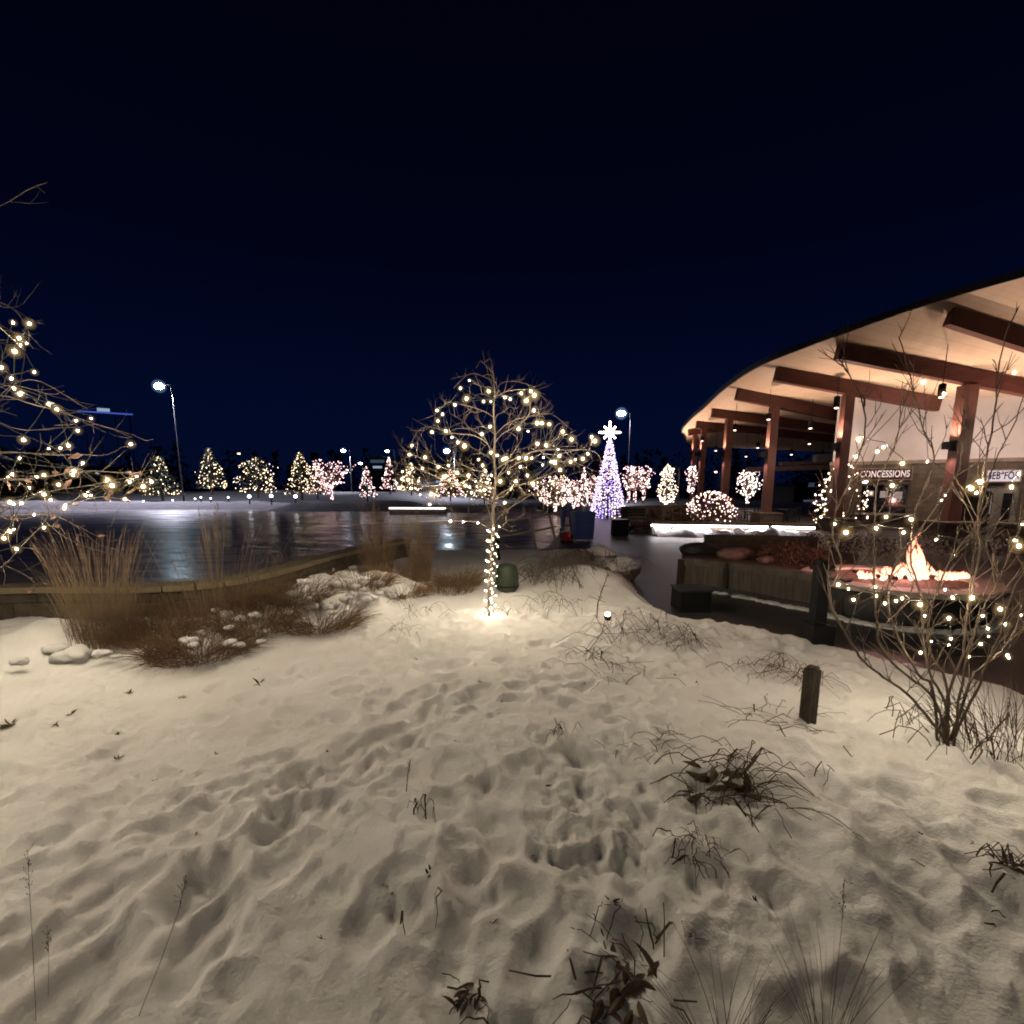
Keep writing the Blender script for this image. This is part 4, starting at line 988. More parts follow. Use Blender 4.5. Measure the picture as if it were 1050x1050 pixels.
bush('snowy brown shrub mass beside the black litter bin', 655, 546, 1.1, .5, 350, 'bush_brown', leaf=.12, seed=4)
bush('brown shrub between the bench wall and the glowing wall', 700, 536, 2.4, .9, 600, 'bush_brown', leaf=.14, seed=5)

# ------------------------------------------------------------------ glowing LED wall
t, sp_ = lowwall('seat_wall', 'snow-dusted seat wall with a bright white light strip shining on snow below', [(667, 548), (720, 549), (775, 550), (832, 551.5)], .42, .5, 'wall_stone', None)
mb = MB(); ribbon(mb, sp_, .9, .47, .56, off=-.12); mb.build('wall_cap', 'cap_stone', t)
mb = MB(); ribbon(mb, sp_, .10, .40, .468, off=-.42); mb.build('light_strip', 'led', t)
mb = MB(); vs = []; fs = []; nb_ = 90; prof = [(-.26, .02), (-.27, .28), (-.45, .30), (-.7, .22), (-1.0, .08), (-1.15, -.02)]
for i in range(nb_ + 1):
    p = sp_[0].lerp(sp_[-1], i / nb_)
    for j, (oy, hz) in enumerate(prof): vs.append((p.x, p.y + oy + .16 * float(vnoise(p.x * 3, j * 2.3, 81)), max(-.03, hz * (1 + .9 * float(vnoise(p.x * 2.6, oy * 4, 82)) + .5 * float(vnoise(p.x * 8, oy * 9, 83))))))
for i in range(nb_):
    for j in range(5): fs.append((i * 6 + j, i * 6 + j + 1, i * 6 + 7 + j, i * 6 + 6 + j))
mb.add(vs, fs); mb.build('snow_ridge', 'snow_clump', t, True)

# ------------------------------------------------------------------ curved planter with timber panels
pl_px = [(697, 603), (730, 606), (765, 612), (800, 619), (830, 625), (862, 632)]
pl = [g(a_, b2) for a_, b2 in pl_px]; pls = smooth_pts(pl, 5)
t = thing('curved_planter', 'long curved planter wall clad in weathered upright timber boards', 'planter', pl[0])
PH = .60
mb = MB()
nP = len(pls)
for i in range(nP - 1):
    a_, c_ = pls[i], pls[i + 1]; n_ = max(1, int((c_ - a_).length / .085))
    for k in range(n_):
        p = a_.lerp(c_, (k + .5) / n_); dr = (c_ - a_).normalized(); w2 = (c_ - a_).length / n_
        mb.box(p + Vector((0, 0, .10 + (PH - .22) / 2)), (w2 * .985, .05 + R.uniform(0, .006), PH - .22), math.atan2(dr.y, dr.x))
mb.build('boards', 'wood_panel', t)
mb = MB(); ribbon(mb, pls, .22, -.02, .10, off=.03); mb.build('plinth', 'dark_stone', t)
mb = MB(); ribbon(mb, pls, .26, PH - .12, PH, off=.08); mb.build('top_rail', 'planter_cap', t)
mb = MB(); ribbon(mb, pls, .10, .10, PH - .121, off=.10); mb.build('backing', 'dark_stone', t)
for q in (pls[0], pls[7], pls[-1]):
    mb = MB(); mb.box(q + Vector((0, -.02, PH / 2)), (.10, .12, PH - .02), .2); mb.build('stile', 'post_wood', t)
# soil and planting inside
back = [g(700, 577), g(760, 578), g(830, 580), g(880, 590)]
mb = MB(); pp = [(p.x + .05, p.y + .12, .48) for p in pls] + [(p.x, p.y, .48) for p in back[::-1]]
mb.add(pp, [tuple(range(len(pp)))]); o = mb.build('planting_soil', 'bush_brown', t)
lump_ = MB()
for i in range(70):
    k = R.randrange(2, nP - 6); p = pls[k].lerp(pls[k + 1], R.random()) + Vector((R.uniform(-.02, .02), -.12 - .12 * R.random(), .0)); lump_.ico(p, R.uniform(.03, .08), .15, 2, (1.7, .9, .55), seed=i)
lump_.build('snow_ridge', 'snow_clump', t, True)
def prock(label, px, py, w_, h_, m, seed):
    b_ = g(px, py, .47); t = thing('boulder', label, 'boulder', b_, 'stones in the curved planter'); mb = MB(); mb.ico(b_ + Vector((0, 0, h_ * .4)), 1, .09, 3, (w_ / 2, w_ / 2.6, h_ * .62), seed=seed); mb.build('stone', m, t)
prock('long dark slab at the near end of the curved planter', 718, 568, 1.0, .26, 'dark_stone', 2)
prock('pinkish flat-faced stone in the curved planter', 753, 573, .75, .26, 'rock', 3)
prock('small pinkish stone beside the planter shrubs', 785, 577, .35, .15, 'rock', 5)
bush('reddish dry shrub in the curved planter behind the boards', 808, 576, 1.5, .42, 900, 'bush_brown', z=.46, leaf=.06, seed=11)
bush('sparse upright reddish twigs in the middle of the curved planter', 772, 568, .9, .45, 260, 'bush_brown', z=.46, leaf=.05, seed=12)
bush('dim reddish shrub bed behind the fire pit', 870, 568, 2.6, .6, 900, 'bush_brown', z=.2, leaf=.07, seed=13)
bush('dim reddish shrub in front of the shop door', 985, 568, 2.6, .8, 900, 'bush_brown', z=.1, leaf=.07, seed=14)
bush('dim brown shrub under the far end of the shop wall', 1050, 572, 2.4, .9, 800, 'bush_brown', z=.1, leaf=.07, seed=15)
lowwall('low_wall', 'tan retaining wall rising behind the curved planter, below the glowing wall', [(722, 571), (775, 572), (835, 573.5)], .55, .3, 'wall_stone', 'planter_cap')
# dark bollard with lantern top and dark block
b_ = g(836, 672); s_ = b_.y / F
t = thing('light_bollard', 'tall dark square bollard between the curved planter and the fire pit', 'bollard', b_)
mb = MB(); mb.box(b_ + Vector((0, 0, .2)), (.26, .26, .4)); mb.build('base_block', 'black', t)
mb = MB(); mb.box(b_ + Vector((-.02, 0, .72)), (.14, .14, .64)); mb.build('shaft', 'black', t)
mb = MB(); mb.box(b_ + Vector((-.02, 0, 1.08)), (.19, .19, .07)); mb.box(b_ + Vector((-.02, 0, 1.14)), (.11, .11, .05)); mb.build('bollard_cap', 'black', t)
b_ = g(713, 628)
t = thing('stone_block', 'black cube-like stone seat on the path below the planter corner', 'stone block', b_)
mb = MB(); mb.box(b_ + Vector((0, .25, .17)), (.50, .5, .34)); mb.build('block', 'black', t)
mb = MB(); mb.box(b_ + Vector((0, .25, .355)), (.54, .54, .03)); mb.build('top_slab', 'dark_stone', t)

# ------------------------------------------------------------------ fire pit
FZ = .56
fl, fr, ff, fb = g(826, 590, FZ), g(1036, 598, FZ), g(935, 610, FZ), g(935, 579, FZ)
fc = Vector(((fl.x + fr.x) / 2 , (ff.y + fb.y) / 2, 0)); rx = (fr.x - fl.x) / 2 * .98; ry = (fb.y - ff.y) / 2
rx = min(rx, 1.6)
fp = thing('fire_pit', 'round raised stone fire pit with a wide pale rim', 'fire pit', fc)
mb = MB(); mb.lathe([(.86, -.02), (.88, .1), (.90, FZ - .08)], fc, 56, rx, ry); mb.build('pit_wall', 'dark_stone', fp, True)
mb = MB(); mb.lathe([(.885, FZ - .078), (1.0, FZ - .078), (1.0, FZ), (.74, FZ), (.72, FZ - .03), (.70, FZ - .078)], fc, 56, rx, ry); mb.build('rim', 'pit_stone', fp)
mb = MB(); mb.lathe([(.70, FZ - .10), (.70, FZ - .025), (.4, FZ - .0), (.001, FZ + .01)], fc, 48, rx, ry); mb.build('gas_bed', 'gas_bed', fp)
# snow skirt at the foot
mb = MB()
for i in range(60):
    an = rad(185 + i * 2.9); mb.ico(fc + Vector((math.cos(an) * rx * .95, math.sin(an) * ry * .95, .0)), R.uniform(.05, .11), .15, 2, (1.6, 1, .5), seed=i)
mb.build('snow_ridge', 'snow_clump', fp, True)
fire = thing('fire', 'bright gas fire burning on the fire pit with one tall flame', 'fire', fc + Vector((0, 0, FZ)))
def flame(mb, b_, h_, r_, seed):
    rr = random.Random(seed); n = 9; ph = rr.uniform(0, 6.28); k_ = rr.uniform(.6, 1.4); vs = []; m_ = 9; fs = []
    for i in range(n + 1):
        t_ = i / n; rad2 = r_ * (math.sin(math.pi * min(1, (t_ * .8 + .2)))**.8) * (1 - t_)**.35 * (1 + .18 * math.sin(t_ * 9 + ph)) if t_ < 1 else .001
        ox = .22 * h_ * math.sin(t_ * 4.6 * k_ + ph) * t_; oy = .1 * h_ * math.cos(t_ * 2.7 + ph) * t_
        for k in range(m_):
            a_ = 6.283 * k / m_; rr2 = rad2 * (1 + .35 * math.sin(a_ * 3 + t_ * 7 + ph)); vs.append(b_ + Vector((ox + rr2 * math.cos(a_), oy + .7 * rr2 * math.sin(a_), h_ * t_)))
    for i in range(n):
        for k in range(m_): k2 = (k + 1) % m_; fs.append((i * m_ + k, i * m_ + k2, (i + 1) * m_ + k2, (i + 1) * m_ + k))
    mb.add(vs, fs)
FYc = fc.y
bz = FZ + .0
def firebase(px, dy):
    p = at(px, 595, FYc + dy); return Vector((p.x, FYc + dy, bz))
for i in range(92):
    if i < 20: px = R.gauss(935, 8); h_ = .50 * math.exp(-((px - 936) / 12)**2) * R.uniform(.6, 1.0) + .08; r_ = R.uniform(.035, .06); dy = R.uniform(-.15, .15)
    else:
        u_ = R.uniform(-1, 1); px = 936 + u_ * 56; h_ = (R.uniform(.05, .13) + .10 * math.exp(-(u_ / .4)**2)) * (1.15 if u_ < 0 else .85); r_ = R.uniform(.035, .06); dy = R.uniform(-.34, .26) * math.sqrt(1 - u_ * u_ * .9)
    if i == 0: px, h_, r_ = 936, .74, .065
    if i == 1: px, h_, r_ = 941, .60, .055
    mb = MB(); flame(mb, firebase(px, dy), h_, r_, i + 3); mb.build('flame', 'flame', fire, True)
lg = thing('fire_logs', 'charred log pieces lying in the flames of the fire pit', 'logs', fc + Vector((0, 0, FZ)))
for i in range(7):
    p = fc + Vector((R.uniform(-.5, .5), R.uniform(-.25, .25), FZ + .03)); an = R.uniform(0, 3.14); mb = MB()
    mb.tube([p - Vector((math.cos(an), math.sin(an), 0)) * .16, p + Vector((math.cos(an), math.sin(an), .12)) * .16], [.035, .03], 7); mb.build('log', 'char_log', lg)

# ------------------------------------------------------------------ pavilion
def colY(px, py): return g(px, py).y
#            base px,y -> depth ; top px,y ; width px ; beam end (px,py of bottom) ; slope comes from the two
cols = [dict(b=(1075, 553), t=(1090, 372), w=27, e=(972, 334)),
        dict(b=(977, 549), t=(993, 395), w=23, e=(858, 369)),
        dict(b=(858, 544), t=(870, 405), w=16, e=(795, 391)),
        dict(b=(785.5, 536.5), t=(794, 418), w=14, e=(755, 410)),
        dict(b=(738, 530.5), t=(748, 430), w=11.5, e=(730, 427)),
        dict(b=(716, 526.5), t=(722, 440), w=9, e=(717, 438)),
        dict(b=(706, 524), t=(713, 446), w=8, e=(710, 446.5))]
pv = thing('pavilion', 'open pavilion with curved flared roof, dark red beams and tan ceiling', 'pavilion', g(785, 536))
WA, WB = at(851, 500, 26.6), at(1060, 500, 22.2); wd = (WB - WA); wd.z = 0; wd.normalize(); wn = Vector((wd.y, -wd.x, 0))   # wn points to the camera side
if wn.y > 0: wn = -wn
def wallx(Y):   # X of the wall at depth Y
    return WA.x + (Y - WA.y) * (wd.x / wd.y)
stations = []
for c in cols:
    Yc = colY(*c['b']); top = at(c['t'][0], c['t'][1], Yc); end = at(c['e'][0], c['e'][1], Yc)
    c['Y'] = Yc; c['x'] = top.x; c['zt'] = top.z; c['xe'] = end.x; c['ze'] = end.z
    c['s'] = (end.z - top.z) / max(.3, (top.x - end.x))
for c in cols[4:]: c['s'] = min(c['s'], .13 if c is cols[4] else .1)
BD = .62   # beam depth
for i, c in enumerate(cols):
    Yc, xc, zt, s_ = c['Y'], c['x'], c['zt'], c['s']; c['xe'] = min(c['xe'], xc - .6)
    bdp = BD * (1.0 if i < 4 else .9); c['bd'] = bdp
    zat = lambda X: zt + s_ * (xc - X)
    xin = wallx(Yc) - .05 if Yc < WA.y else xc + 12
    if i == 0: xin = xc + 8
    if i == 1: xin = xc + 6
    a_ = Vector((c['xe'], Yc, zat(c['xe']) + bdp / 2)); b2 = Vector((xin, Yc, zat(xin) + bdp / 2))
    mb = MB(); mb.bar(a_, b2, .34, bdp - .01); mb.build('beam', 'beam', pv)
    wpx = c['w'] * Yc / F
    mb = MB(); mb.box(Vector((xc, Yc, (zt + .55) / 2)), (wpx * .56, wpx * .5, zt - .56 + .0)); colo = mb.build('column', 'column', pv)
    mb = MB(); mb.box(Vector((xc, Yc, .27)), (wpx * 1.5, wpx * 1.5, .54)); mb.box(Vector((xc, Yc, .57)), (wpx * 1.65, wpx * 1.65, .07)); mb_part(mb, 'pedestal', 'stone_wall', colo, root=pv)
    zs = at(c['t'][0], 457 if i < 2 else (458 if i == 2 else 466), Yc).z; c['zs'] = zs
    mb = MB(); mb.box(Vector((xc - wpx * .31 - .20, Yc - .02, zs)), (.38, .24, .30)); mb.box(Vector((xc - wpx * .31 - .03, Yc - .02, zs)), (.06, .3, .42)); mb_part(mb, 'sconce', 'black', colo, root=pv)
    stations.append((Yc, c['xe'] - (.75 if i < 3 else .6), zt, s_, xc, bdp))
# roof surface: ruled by the beam lines, eave traced round the bulge
st = [(s_[0], s_[1], s_[2] + s_[5] + s_[3] * (s_[4] - s_[1]), s_[3]) for s_ in stations]    # Y, xeave, zeave, slope
Yn = st[0][0]
near = [(Yn - 7.5, st[0][1] + 7.6, st[0][2] + .55, st[0][3]), (Yn - 5, st[0][1] + 4.7, st[0][2] + .45, st[0][3]), (Yn - 2.5, st[0][1] + 2.0, st[0][2] + .25, st[0][3])]
last = st[-1]; e1 = at(703, 447, last[0] + 1.5); e2 = at(704, 455, last[0] + 3.2)
far_ = [(e1.y, e1.x, e1.z, last[3]), (e2.y, e2.x + .1, e2.z, .05), (e2.y + 2.5, e2.x + 3.0, e2.z - .1, .04)]
ST = near + st + far_
def interp(ST, m=5):
    out = []
    for i in range(len(ST) - 1):
        p0, p1, p2, p3 = [np.array(ST[max(0, min(len(ST) - 1, j))]) for j in (i - 1, i, i + 1, i + 2)]
        for k in range(m):
            t = k / m; q = .5 * ((2 * p1) + (p2 - p0) * t + (2 * p0 - 5 * p1 + 4 * p2 - p3) * t * t + (3 * p1 - p0 - 3 * p2 + p3) * t**3)
            q[3] = p1[3] + (p2[3] - p1[3]) * t; out.append(q)
    out.append(np.array(ST[-1])); return out
FS = interp(ST)
mb = MB(); vs = []; fs = []; NX = 12
for (Yc, xe, ze, s_) in FS:
    for k in range(NX + 1):
        X = xe + 22 * k / NX; vs.append((X, Yc, ze - s_ * (X - xe)))
nS = len(FS)
for i in range(nS - 1):
    for k in range(NX): fs.append((i * (NX + 1) + k, i * (NX + 1) + k + 1, (i + 1) * (NX + 1) + k + 1, (i + 1) * (NX + 1) + k))
mb.add(vs, fs); mb.build('ceiling', 'ceiling', pv, True)
mb = MB(); mb.add([(x, y, z + .13) for x, y, z in vs], fs); rf = mb.build('roof', 'roof_top', pv, True)
mb = MB(); fv = []; ff_ = []
for (Yc, xe, ze, s_) in FS: fv += [(xe - .03, Yc, ze - .10), (xe - .05, Yc, ze + .15), (xe + .06, Yc, ze + .15), (xe + .06, Yc, ze - .10)]
for i in range(nS - 1):
    for k in range(4): ff_.append((i * 4 + k, i * 4 + (k + 1) % 4, i * 4 + 4 + (k + 1) % 4, i * 4 + 4 + k))
mb.add(fv, ff_); mb_part(mb, 'fascia', 'fascia', rf, root=pv)
# enclosed building under the roof
ZL = at(905, 474, 25.4).z
def wp_(s, z, out=0.0): p = WA + wd * s + wn * out; return Vector((p.x, p.y, z))
def wall_box(mb, s0, s1, z0, z1, o0, o1):
    vs = [wp_(s, z, o) for s in (s0, s1) for o in (o0, o1) for z in (z0, z1)]
    mb.add(vs, [(0, 1, 3, 2), (4, 6, 7, 5), (0, 4, 5, 1), (2, 3, 7, 6), (0, 2, 6, 4), (1, 5, 7, 3)])
def s_at(px):    # distance along the wall where the view ray through column px meets it
    x, y, _ = ray(px, 500); k = x / y; return (k * WA.y - WA.x) / (wd.x - k * wd.y)
def z_at(px, py, out=0): p = WA + wd * s_at(px) + wn * out; return at(px, py, p.y).z
mb = MB(); wall_box(mb, 0, 17, ZL + .003, 9.0, -.3, 0)
# the upper wall is trimmed to the ceiling line
def ceil_z(X, Yv):
    for i in range(nS - 1):
        if FS[i][0] <= Yv <= FS[i + 1][0]:
            t = (Yv - FS[i][0]) / (FS[i + 1][0] - FS[i][0]); q = FS[i] * (1 - t) + FS[i + 1] * t; return q[2] - q[3] * (X - q[1])
    return 5
vs = []; fs2 = []; n_ = 24
for i in range(n_ + 1):
    s_ = 17 * i / n_
    for o_ in (0, -.3):
        p = wp_(s_, 0, o_); vs += [(p.x, p.y, ZL + .003), (p.x, p.y, max(ZL + .5, ceil_z(p.x, p.y) + .05))]
for i in range(n_):
    a_ = i * 4; fs2 += [(a_, a_ + 4, a_ + 5, a_ + 1), (a_ + 2, a_ + 3, a_ + 7, a_ + 6), (a_ + 1, a_ + 5, a_ + 7, a_ + 3), (a_, a_ + 2, a_ + 6, a_ + 4)]
fs2 += [(0, 1, 3, 2), (n_ * 4, n_ * 4 + 2, n_ * 4 + 3, n_ * 4 + 1)]
mb = MB(); mb.add(vs, fs2); mb.build('upper_wall', 'stucco', pv)
sw0, sw1 = s_at(882), s_at(933); zw0, zw1 = z_at(905, 526), z_at(905, 496); sd0, sd1 = s_at(1003), s_at(1046); zd1 = z_at(1018, 494)
mb = MB(); T = .38
wall_box(mb, -.08, sw0, 0, ZL, -T, .06); wall_box(mb, sw1, sd0, 0, ZL, -T, .06); wall_box(mb, sd1, 17, 0, ZL, -T, .06)
wall_box(mb, sw0 + .001, sw1 - .001, 0, zw0, -T, .058); wall_box(mb, sw0 + .001, sw1 - .001, zw1, ZL, -T, .058); wall_box(mb, sd0 + .001, sd1 - .001, zd1, ZL, -T, .058)
mb.build('stone_wall', 'stone_wall', pv)
# side wall running back into the dark
mb = MB(); back_ = Vector((WA.x + 9.6, WA.y + 14, 0)); vs = []
for p in (WA, back_):
    vs += [(p.x, p.y, 0), (p.x, p.y, min(ceil_z(p.x, p.y), 8) + .1), (p.x + .3, p.y - .1, min(ceil_z(p.x, p.y), 8) + .1), (p.x + .3, p.y - .1, 0)]
mb.add(vs, [(0, 1, 5, 4), (1, 2, 6, 5), (2, 3, 7, 6), (3, 0, 4, 7), (0, 3, 2, 1), (4, 5, 6, 7)]); mb.build('side_wall', 'stucco', pv)
mb = MB(); wall_box(mb, -.1, 17, ZL - .10, ZL + .06, .062, .12); mb.build('ledge', 'trim', pv)
# serving window
mb = MB(); wall_box(mb, sw0 + .002, sw1 - .002, zw0 + .002, zw1 - .002, -.22, -.2); wn_ = mb.build('window', 'glass', pv)
mb = MB(); nW = 3
for k in range(nW + 1):
    s_ = sw0 + .01 + (sw1 - sw0 - .07) * k / nW; wall_box(mb, s_, s_ + .05, zw0 + .003, zw1 - .003, -.198, -.12)
wall_box(mb, sw0 + .065, sw1 - .065, zw1 - .06, zw1 - .005, -.197, -.125); mb_part(mb, 'window_frame', 'frame', wn_, root=pv)
mb = MB(); wall_box(mb, sw0 - .1, sw1 + .1, zw0 - .09, zw0 - .001, .062, .32); mb_part(mb, 'counter', 'frame', wn_, root=pv)
for (px, py, w2, h2) in [(893, 506, .26, .24), (907, 507, .3, .32), (922, 508, .3, .34)]:
    s_ = s_at(px); z_ = z_at(px, py); mb = MB(); wall_box(mb, s_ - w2 / 2, s_ + w2 / 2, z_ - h2 / 2, z_ + h2 / 2, -.199, -.19); mb_part(mb, 'notice', 'paper', wn_, root=pv)
# doors
def door(s0, s1, poster):
    mb = MB(); wall_box(mb, s0, s1, 0.01, zd1 - .25, -.2, -.14); d_ = mb.build('door', 'frame', pv)
    W = s1 - s0
    mb = MB(); wall_box(mb, s0 + W * .22, s0 + W * .78, .35, zd1 - .5, -.138, -.13); mb_part(mb, 'glass_panel', 'glass', d_, root=pv)
    mb = MB(); wall_box(mb, s0 + W * .24, s0 + W * .76, .42, .50, -.128, -.10); mb_part(mb, 'push_bar', 'cone_white', d_, root=pv)
    if poster:
        zc = zd1 - 1.0; mb = MB(); wall_box(mb, s0 + W * .27, s0 + W * .74, zc - .42, zc + .42, -.129, -.124); po = mb_part(mb, 'poster', 'paper', d_, root=pv)
        mb = MB()
        for dz in (-.22, -.02):
            c_ = wp_(s0 + W * .5, zc + dz, -.12); mb.ico(c_, .085, sub=2, squash=(1, .12, 1))
        mb_part(mb, 'poster_dots', 'black', d_, root=pv)
dm = (sd0 + sd1) / 2 + .05
door(sd0 + .08, dm - .04, True); door(dm + .04, sd1 - .06, False)
mb = MB(); wall_box(mb, sd0 + .002, sd0 + .07, .01, zd1 - .003, -.25, -.1); wall_box(mb, sd1 - .05, sd1 - .002, .01, zd1 - .003, -.25, -.1); wall_box(mb, dm - .035, dm + .035, .01, zd1 - .25, -.25, -.1); wall_box(mb, sd0 + .071, sd1 - .051, zd1 - .24, zd1 - .004, -.25, -.1); mb.build('door_frame', 'frame', pv)
# far lintel under the roof and back canopy
mb = MB(); mb.bar(at(766, 481.5, 38), at(862, 478.5, 38), .5, .34); mb.build('lintel', 'trim', pv)
mb = MB(); mb.bar(at(800, 475.5, 40), at(862, 473, 40), .5, .24); mb.build('lintel', 'trim', pv)
mb = MB(); p0, p1 = at(835, 470, 37), at(862, 468, 37); mb.bar(p0, p1, .5, .5); mb.build('duct', 'grey_metal', pv)
mb = MB(); sl = [(10.5, 18.5), (40, 18.5), (40, 46), (10.5, 46)]
# signs
def sign(name, label, px0, px1, py0, py1, txt, m_board, m_text, size, out=.13, dx=0):
    s0, s1 = s_at(px0), s_at(px1); pc = (px0 + px1) / 2; z0, z1 = z_at(pc, py1), z_at(pc, py0)
    c_ = wp_((s0 + s1) / 2, (z0 + z1) / 2, out); t = thing(name, label, 'sign', c_)
    mb = MB(); wall_box(mb, s0, s1, z0, z1, out - .066, out); mb.build('board', m_board, t)
    mb = MB()
    wall_box(mb, s0 - .05, s1 + .05, z1 + .001, z1 + .05, out - .066, out + .02); wall_box(mb, s0 - .05, s1 + .05, z0 - .05, z0 - .001, out - .066, out + .02)
    wall_box(mb, s0 - .05, s0 - .001, z0, z1, out - .066, out + .02); wall_box(mb, s1 + .001, s1 + .05, z0, z1, out - .066, out + .02); mb.build('sign_frame', 'trim', t)
    o = text_mesh(txt, size, .012, m_text, 'lettering'); o.parent = t; o.location = wn * .016 + wd * dx
    xa = wd.copy(); za = Vector((0, 0, 1)); ya = wn
    xs = [v.co.x for v in o.data.vertices]; f_ = (s1 - s0) * .93 / max(.01, max(xs) - min(xs))
    o.matrix_local = Matrix.Translation(wn * .016 + wd * dx) @ Matrix((xa, za, wn)).transposed().to_4x4() @ Matrix.Diagonal((f_, 1, 1, 1))
    return t
sign('building_sign', 'maroon sign with pale lettering CONCESSIONS above the dark serving window', 879, 933, 481, 491.5, 'CONCESSIONS', 'sign_red', 'text_lit', .44)
sign('building_sign', 'backlit white sign with dark lettering above the shop doors', 1010, 1044, 482.5, 493.5, 'SEB\u00b0FOR', 'sign_lit', 'black', .44)
# dark covered kiosk cart in front of the wall
b_ = g(991, 548)
t = thing('covered_cart', 'tall dark covered cart standing against the wall beside the doors', 'cart', b_)
mb = MB(); mb.box(b_ + Vector((0, .2, 1.0)), (1.25, .8, 1.7), -.15); mb.build('cover', 'black', t)
mb = MB(); mb.lathe([(.9, 0), (.7, .14), (.001, .2)], b_ + Vector((0, .2, 1.85)), 4, .95, .62); mb.build('hood', 'black', t)
for sx in (-.45, .45):
    mb = MB(); mb.tube([b_ + Vector((sx, -.05, .1)), b_ + Vector((sx, .05, .1))], .1, 12); mb.build('wheel', 'dark_metal', t)
# pendant lamps under the roof
PG = 'cylinder pendant lamps under the pavilion roof'
pend = [(965, 407, 21.0, .34, 'large cylinder pendant nearest the shop doors'), (857.5, 418, 24.0, .34, 'large cylinder pendant against the pale wall corner'),
        (831, 439, 28.5, .26, 'pendant hanging below the third beam near the wall'), (830, 455, 33, .26, 'pendant hanging in the middle row near the wall'),
        (788, 430, 28, .2, 'small pendant tucked beside the column on its pedestal'), (753.5, 441, 33, .26, 'pendant just right of the fourth column'),
        (777, 459, 38, .26, 'pendant centred between the fourth and third columns'), (811.5, 466, 39, .26, 'pendant in the far row left of the duct'),
        (765, 468, 42, .26, 'low far pendant beside the fourth column'), (734, 462, 40, .24, 'far pendant between the two thin columns'), (843, 467, 41, .24, 'far pendant closest to the metal duct'), (720, 452, 40, .22, 'far pendant at the outermost thin columns')]
for px, py, Yv, h_, lab in pend:
    p = at(px, py, Yv); t = thing('pendant_lamp', lab, 'pendant lamp', p, PG); zc = max(p.z + .3, ceil_z(p.x, p.y) - .01)
    mb = MB(); mb.lathe([(.12, 0), (.13, .02), (.13, h_ * 1.4), (.06, h_ * 1.5)], p, 14); mb.build('shade', 'black', t)
    mb = MB(); mb.tube([p + Vector((0, 0, h_ * 1.5)), Vector((p.x, p.y, zc))], .015, 5); mb.build('cord', 'black', t)
    mb = MB(); mb.ico(p + Vector((0, 0, -.01)), .085, sub=2, squash=(1, 1, .5)); mb.build('lens', 'lens', t, True)

def lamp(kind, loc, energy, col, size=.08, rot=None, spot=None, blend=.6, name='lamp_light'):
    l = bpy.data.lights.new(name, kind); l.energy = energy; l.color = col; l.shadow_soft_size = size
    if kind == 'SPOT': l.spot_size = spot; l.spot_blend = blend
    o = bpy.data.objects.new(name, l); COL.objects.link(o); o.location = loc
    if rot: o.rotation_euler = rot
    return o
PINK = (1.0, .66, .48)
for i, c in enumerate(cols):
    wpx = c['w'] * c['Y'] / F; x_ = c['x'] - wpx * .31 - .34
    lamp('SPOT', (x_, c['Y'] - .10, c['zs'] + .22), 470, PINK, .06, (rad(180), 0, 0), rad(140), .6, 'sconce_uplight')
    lamp('SPOT', (x_, c['Y'] - .03, c['zs'] - .22), 120, (1.0, .66, .56), .06, (0, 0, 0), rad(110), .7, 'sconce_downlight')
for px, py, Yv, h_, lab in pend[:6]:
    p = at(px, py, Yv); lamp('SPOT', p - Vector((0, 0, .12)), 160, (1, .72, .55), .08, (0, 0, 0), rad(120), .6, 'pendant_light')
# added wash lamps behind the near columns, put in to brighten the pale wall
for c in cols[:3]:
    wpx = c['w'] * c['Y'] / F; mb = MB(); mb.box((c['x'], c['Y'] + wpx * .25 + .10, c['zs']), (.24, .2, .3)); mb.build('added_wash_box', 'black', pv)
    lamp('POINT', (c['x'] + .1, c['Y'] + wpx * .25 + .28, c['zs'] + .25), 125, (1, .80, .68), .1, name='added_wash_light')
# fire light
lamp('POINT', fc + Vector((0, 0, FZ + .45)), 100, (1.0, .46, .39), .14, name='fire_light')

# tables and chairs under the roof
def table(label, px, py):
    b_ = g(px, py); t = thing('cafe_table', label, 'table', b_, 'dark tables under the pavilion')
    mb = MB(); mb.lathe([(.5, .70), (.52, .73), (.5, .75)], b_, 20); mb.build('table_top', 'dark_metal', t)
    mb = MB(); mb.tube([b_ + Vector((0, 0, .02)), b_ + Vector((0, 0, .70))], .04, 8); mb.lathe([(.28, 0), (.26, .03), (.05, .05)], b_, 16); mb.build('pedestal', 'dark_metal', t)
def chair(label, px, py, rz):
    b_ = g(px, py); t = thing('cafe_chair', label, 'chair', b_, 'dark chairs under the pavilion'); mt = Matrix.Rotation(rz, 3, 'Z')
    q = lambda x, y, z: b_ + mt @ Vector((x, y, z))
    mb = MB(); mb.box(q(0, 0, .45), (.44, .44, .04), rz); mb.build('seat', 'dark_metal', t)
    mb = MB()
    for z in (.6, .72, .84): mb.bar(q(-.21, .21, z), q(.21, .21, z), .03, .06)
    mb.build('backrest', 'dark_metal', t)
    for sx in (-.2, .2):
        for sy in (-.2, .2):
            mb = MB(); mb.bar(q(sx, sy, .0), q(sx, sy, .43 if sy < 0 else .88), .035, .035, up=(0, 1, 0)); mb.build('leg', 'dark_metal', t)
table('dark round table left of the pedestal column', 763, 534); table('dark round table right of the pedestal column', 806, 535)
for lab, px, py, rz in [('chair on the far side of the table left of the pedestal', 765, 531.5, .2), ('chair at the outer side of the table left of the pedestal', 755, 534, 1.5), ('chair touching the pedestal column side of the left table', 771, 535.5, -1.5), ('chair on the near side of the table right of the pedestal', 809, 537.5, 3.1), ('chair at the inner side of the table right of the pedestal', 814, 535, -1.5)]: chair(lab, px, py, rz)

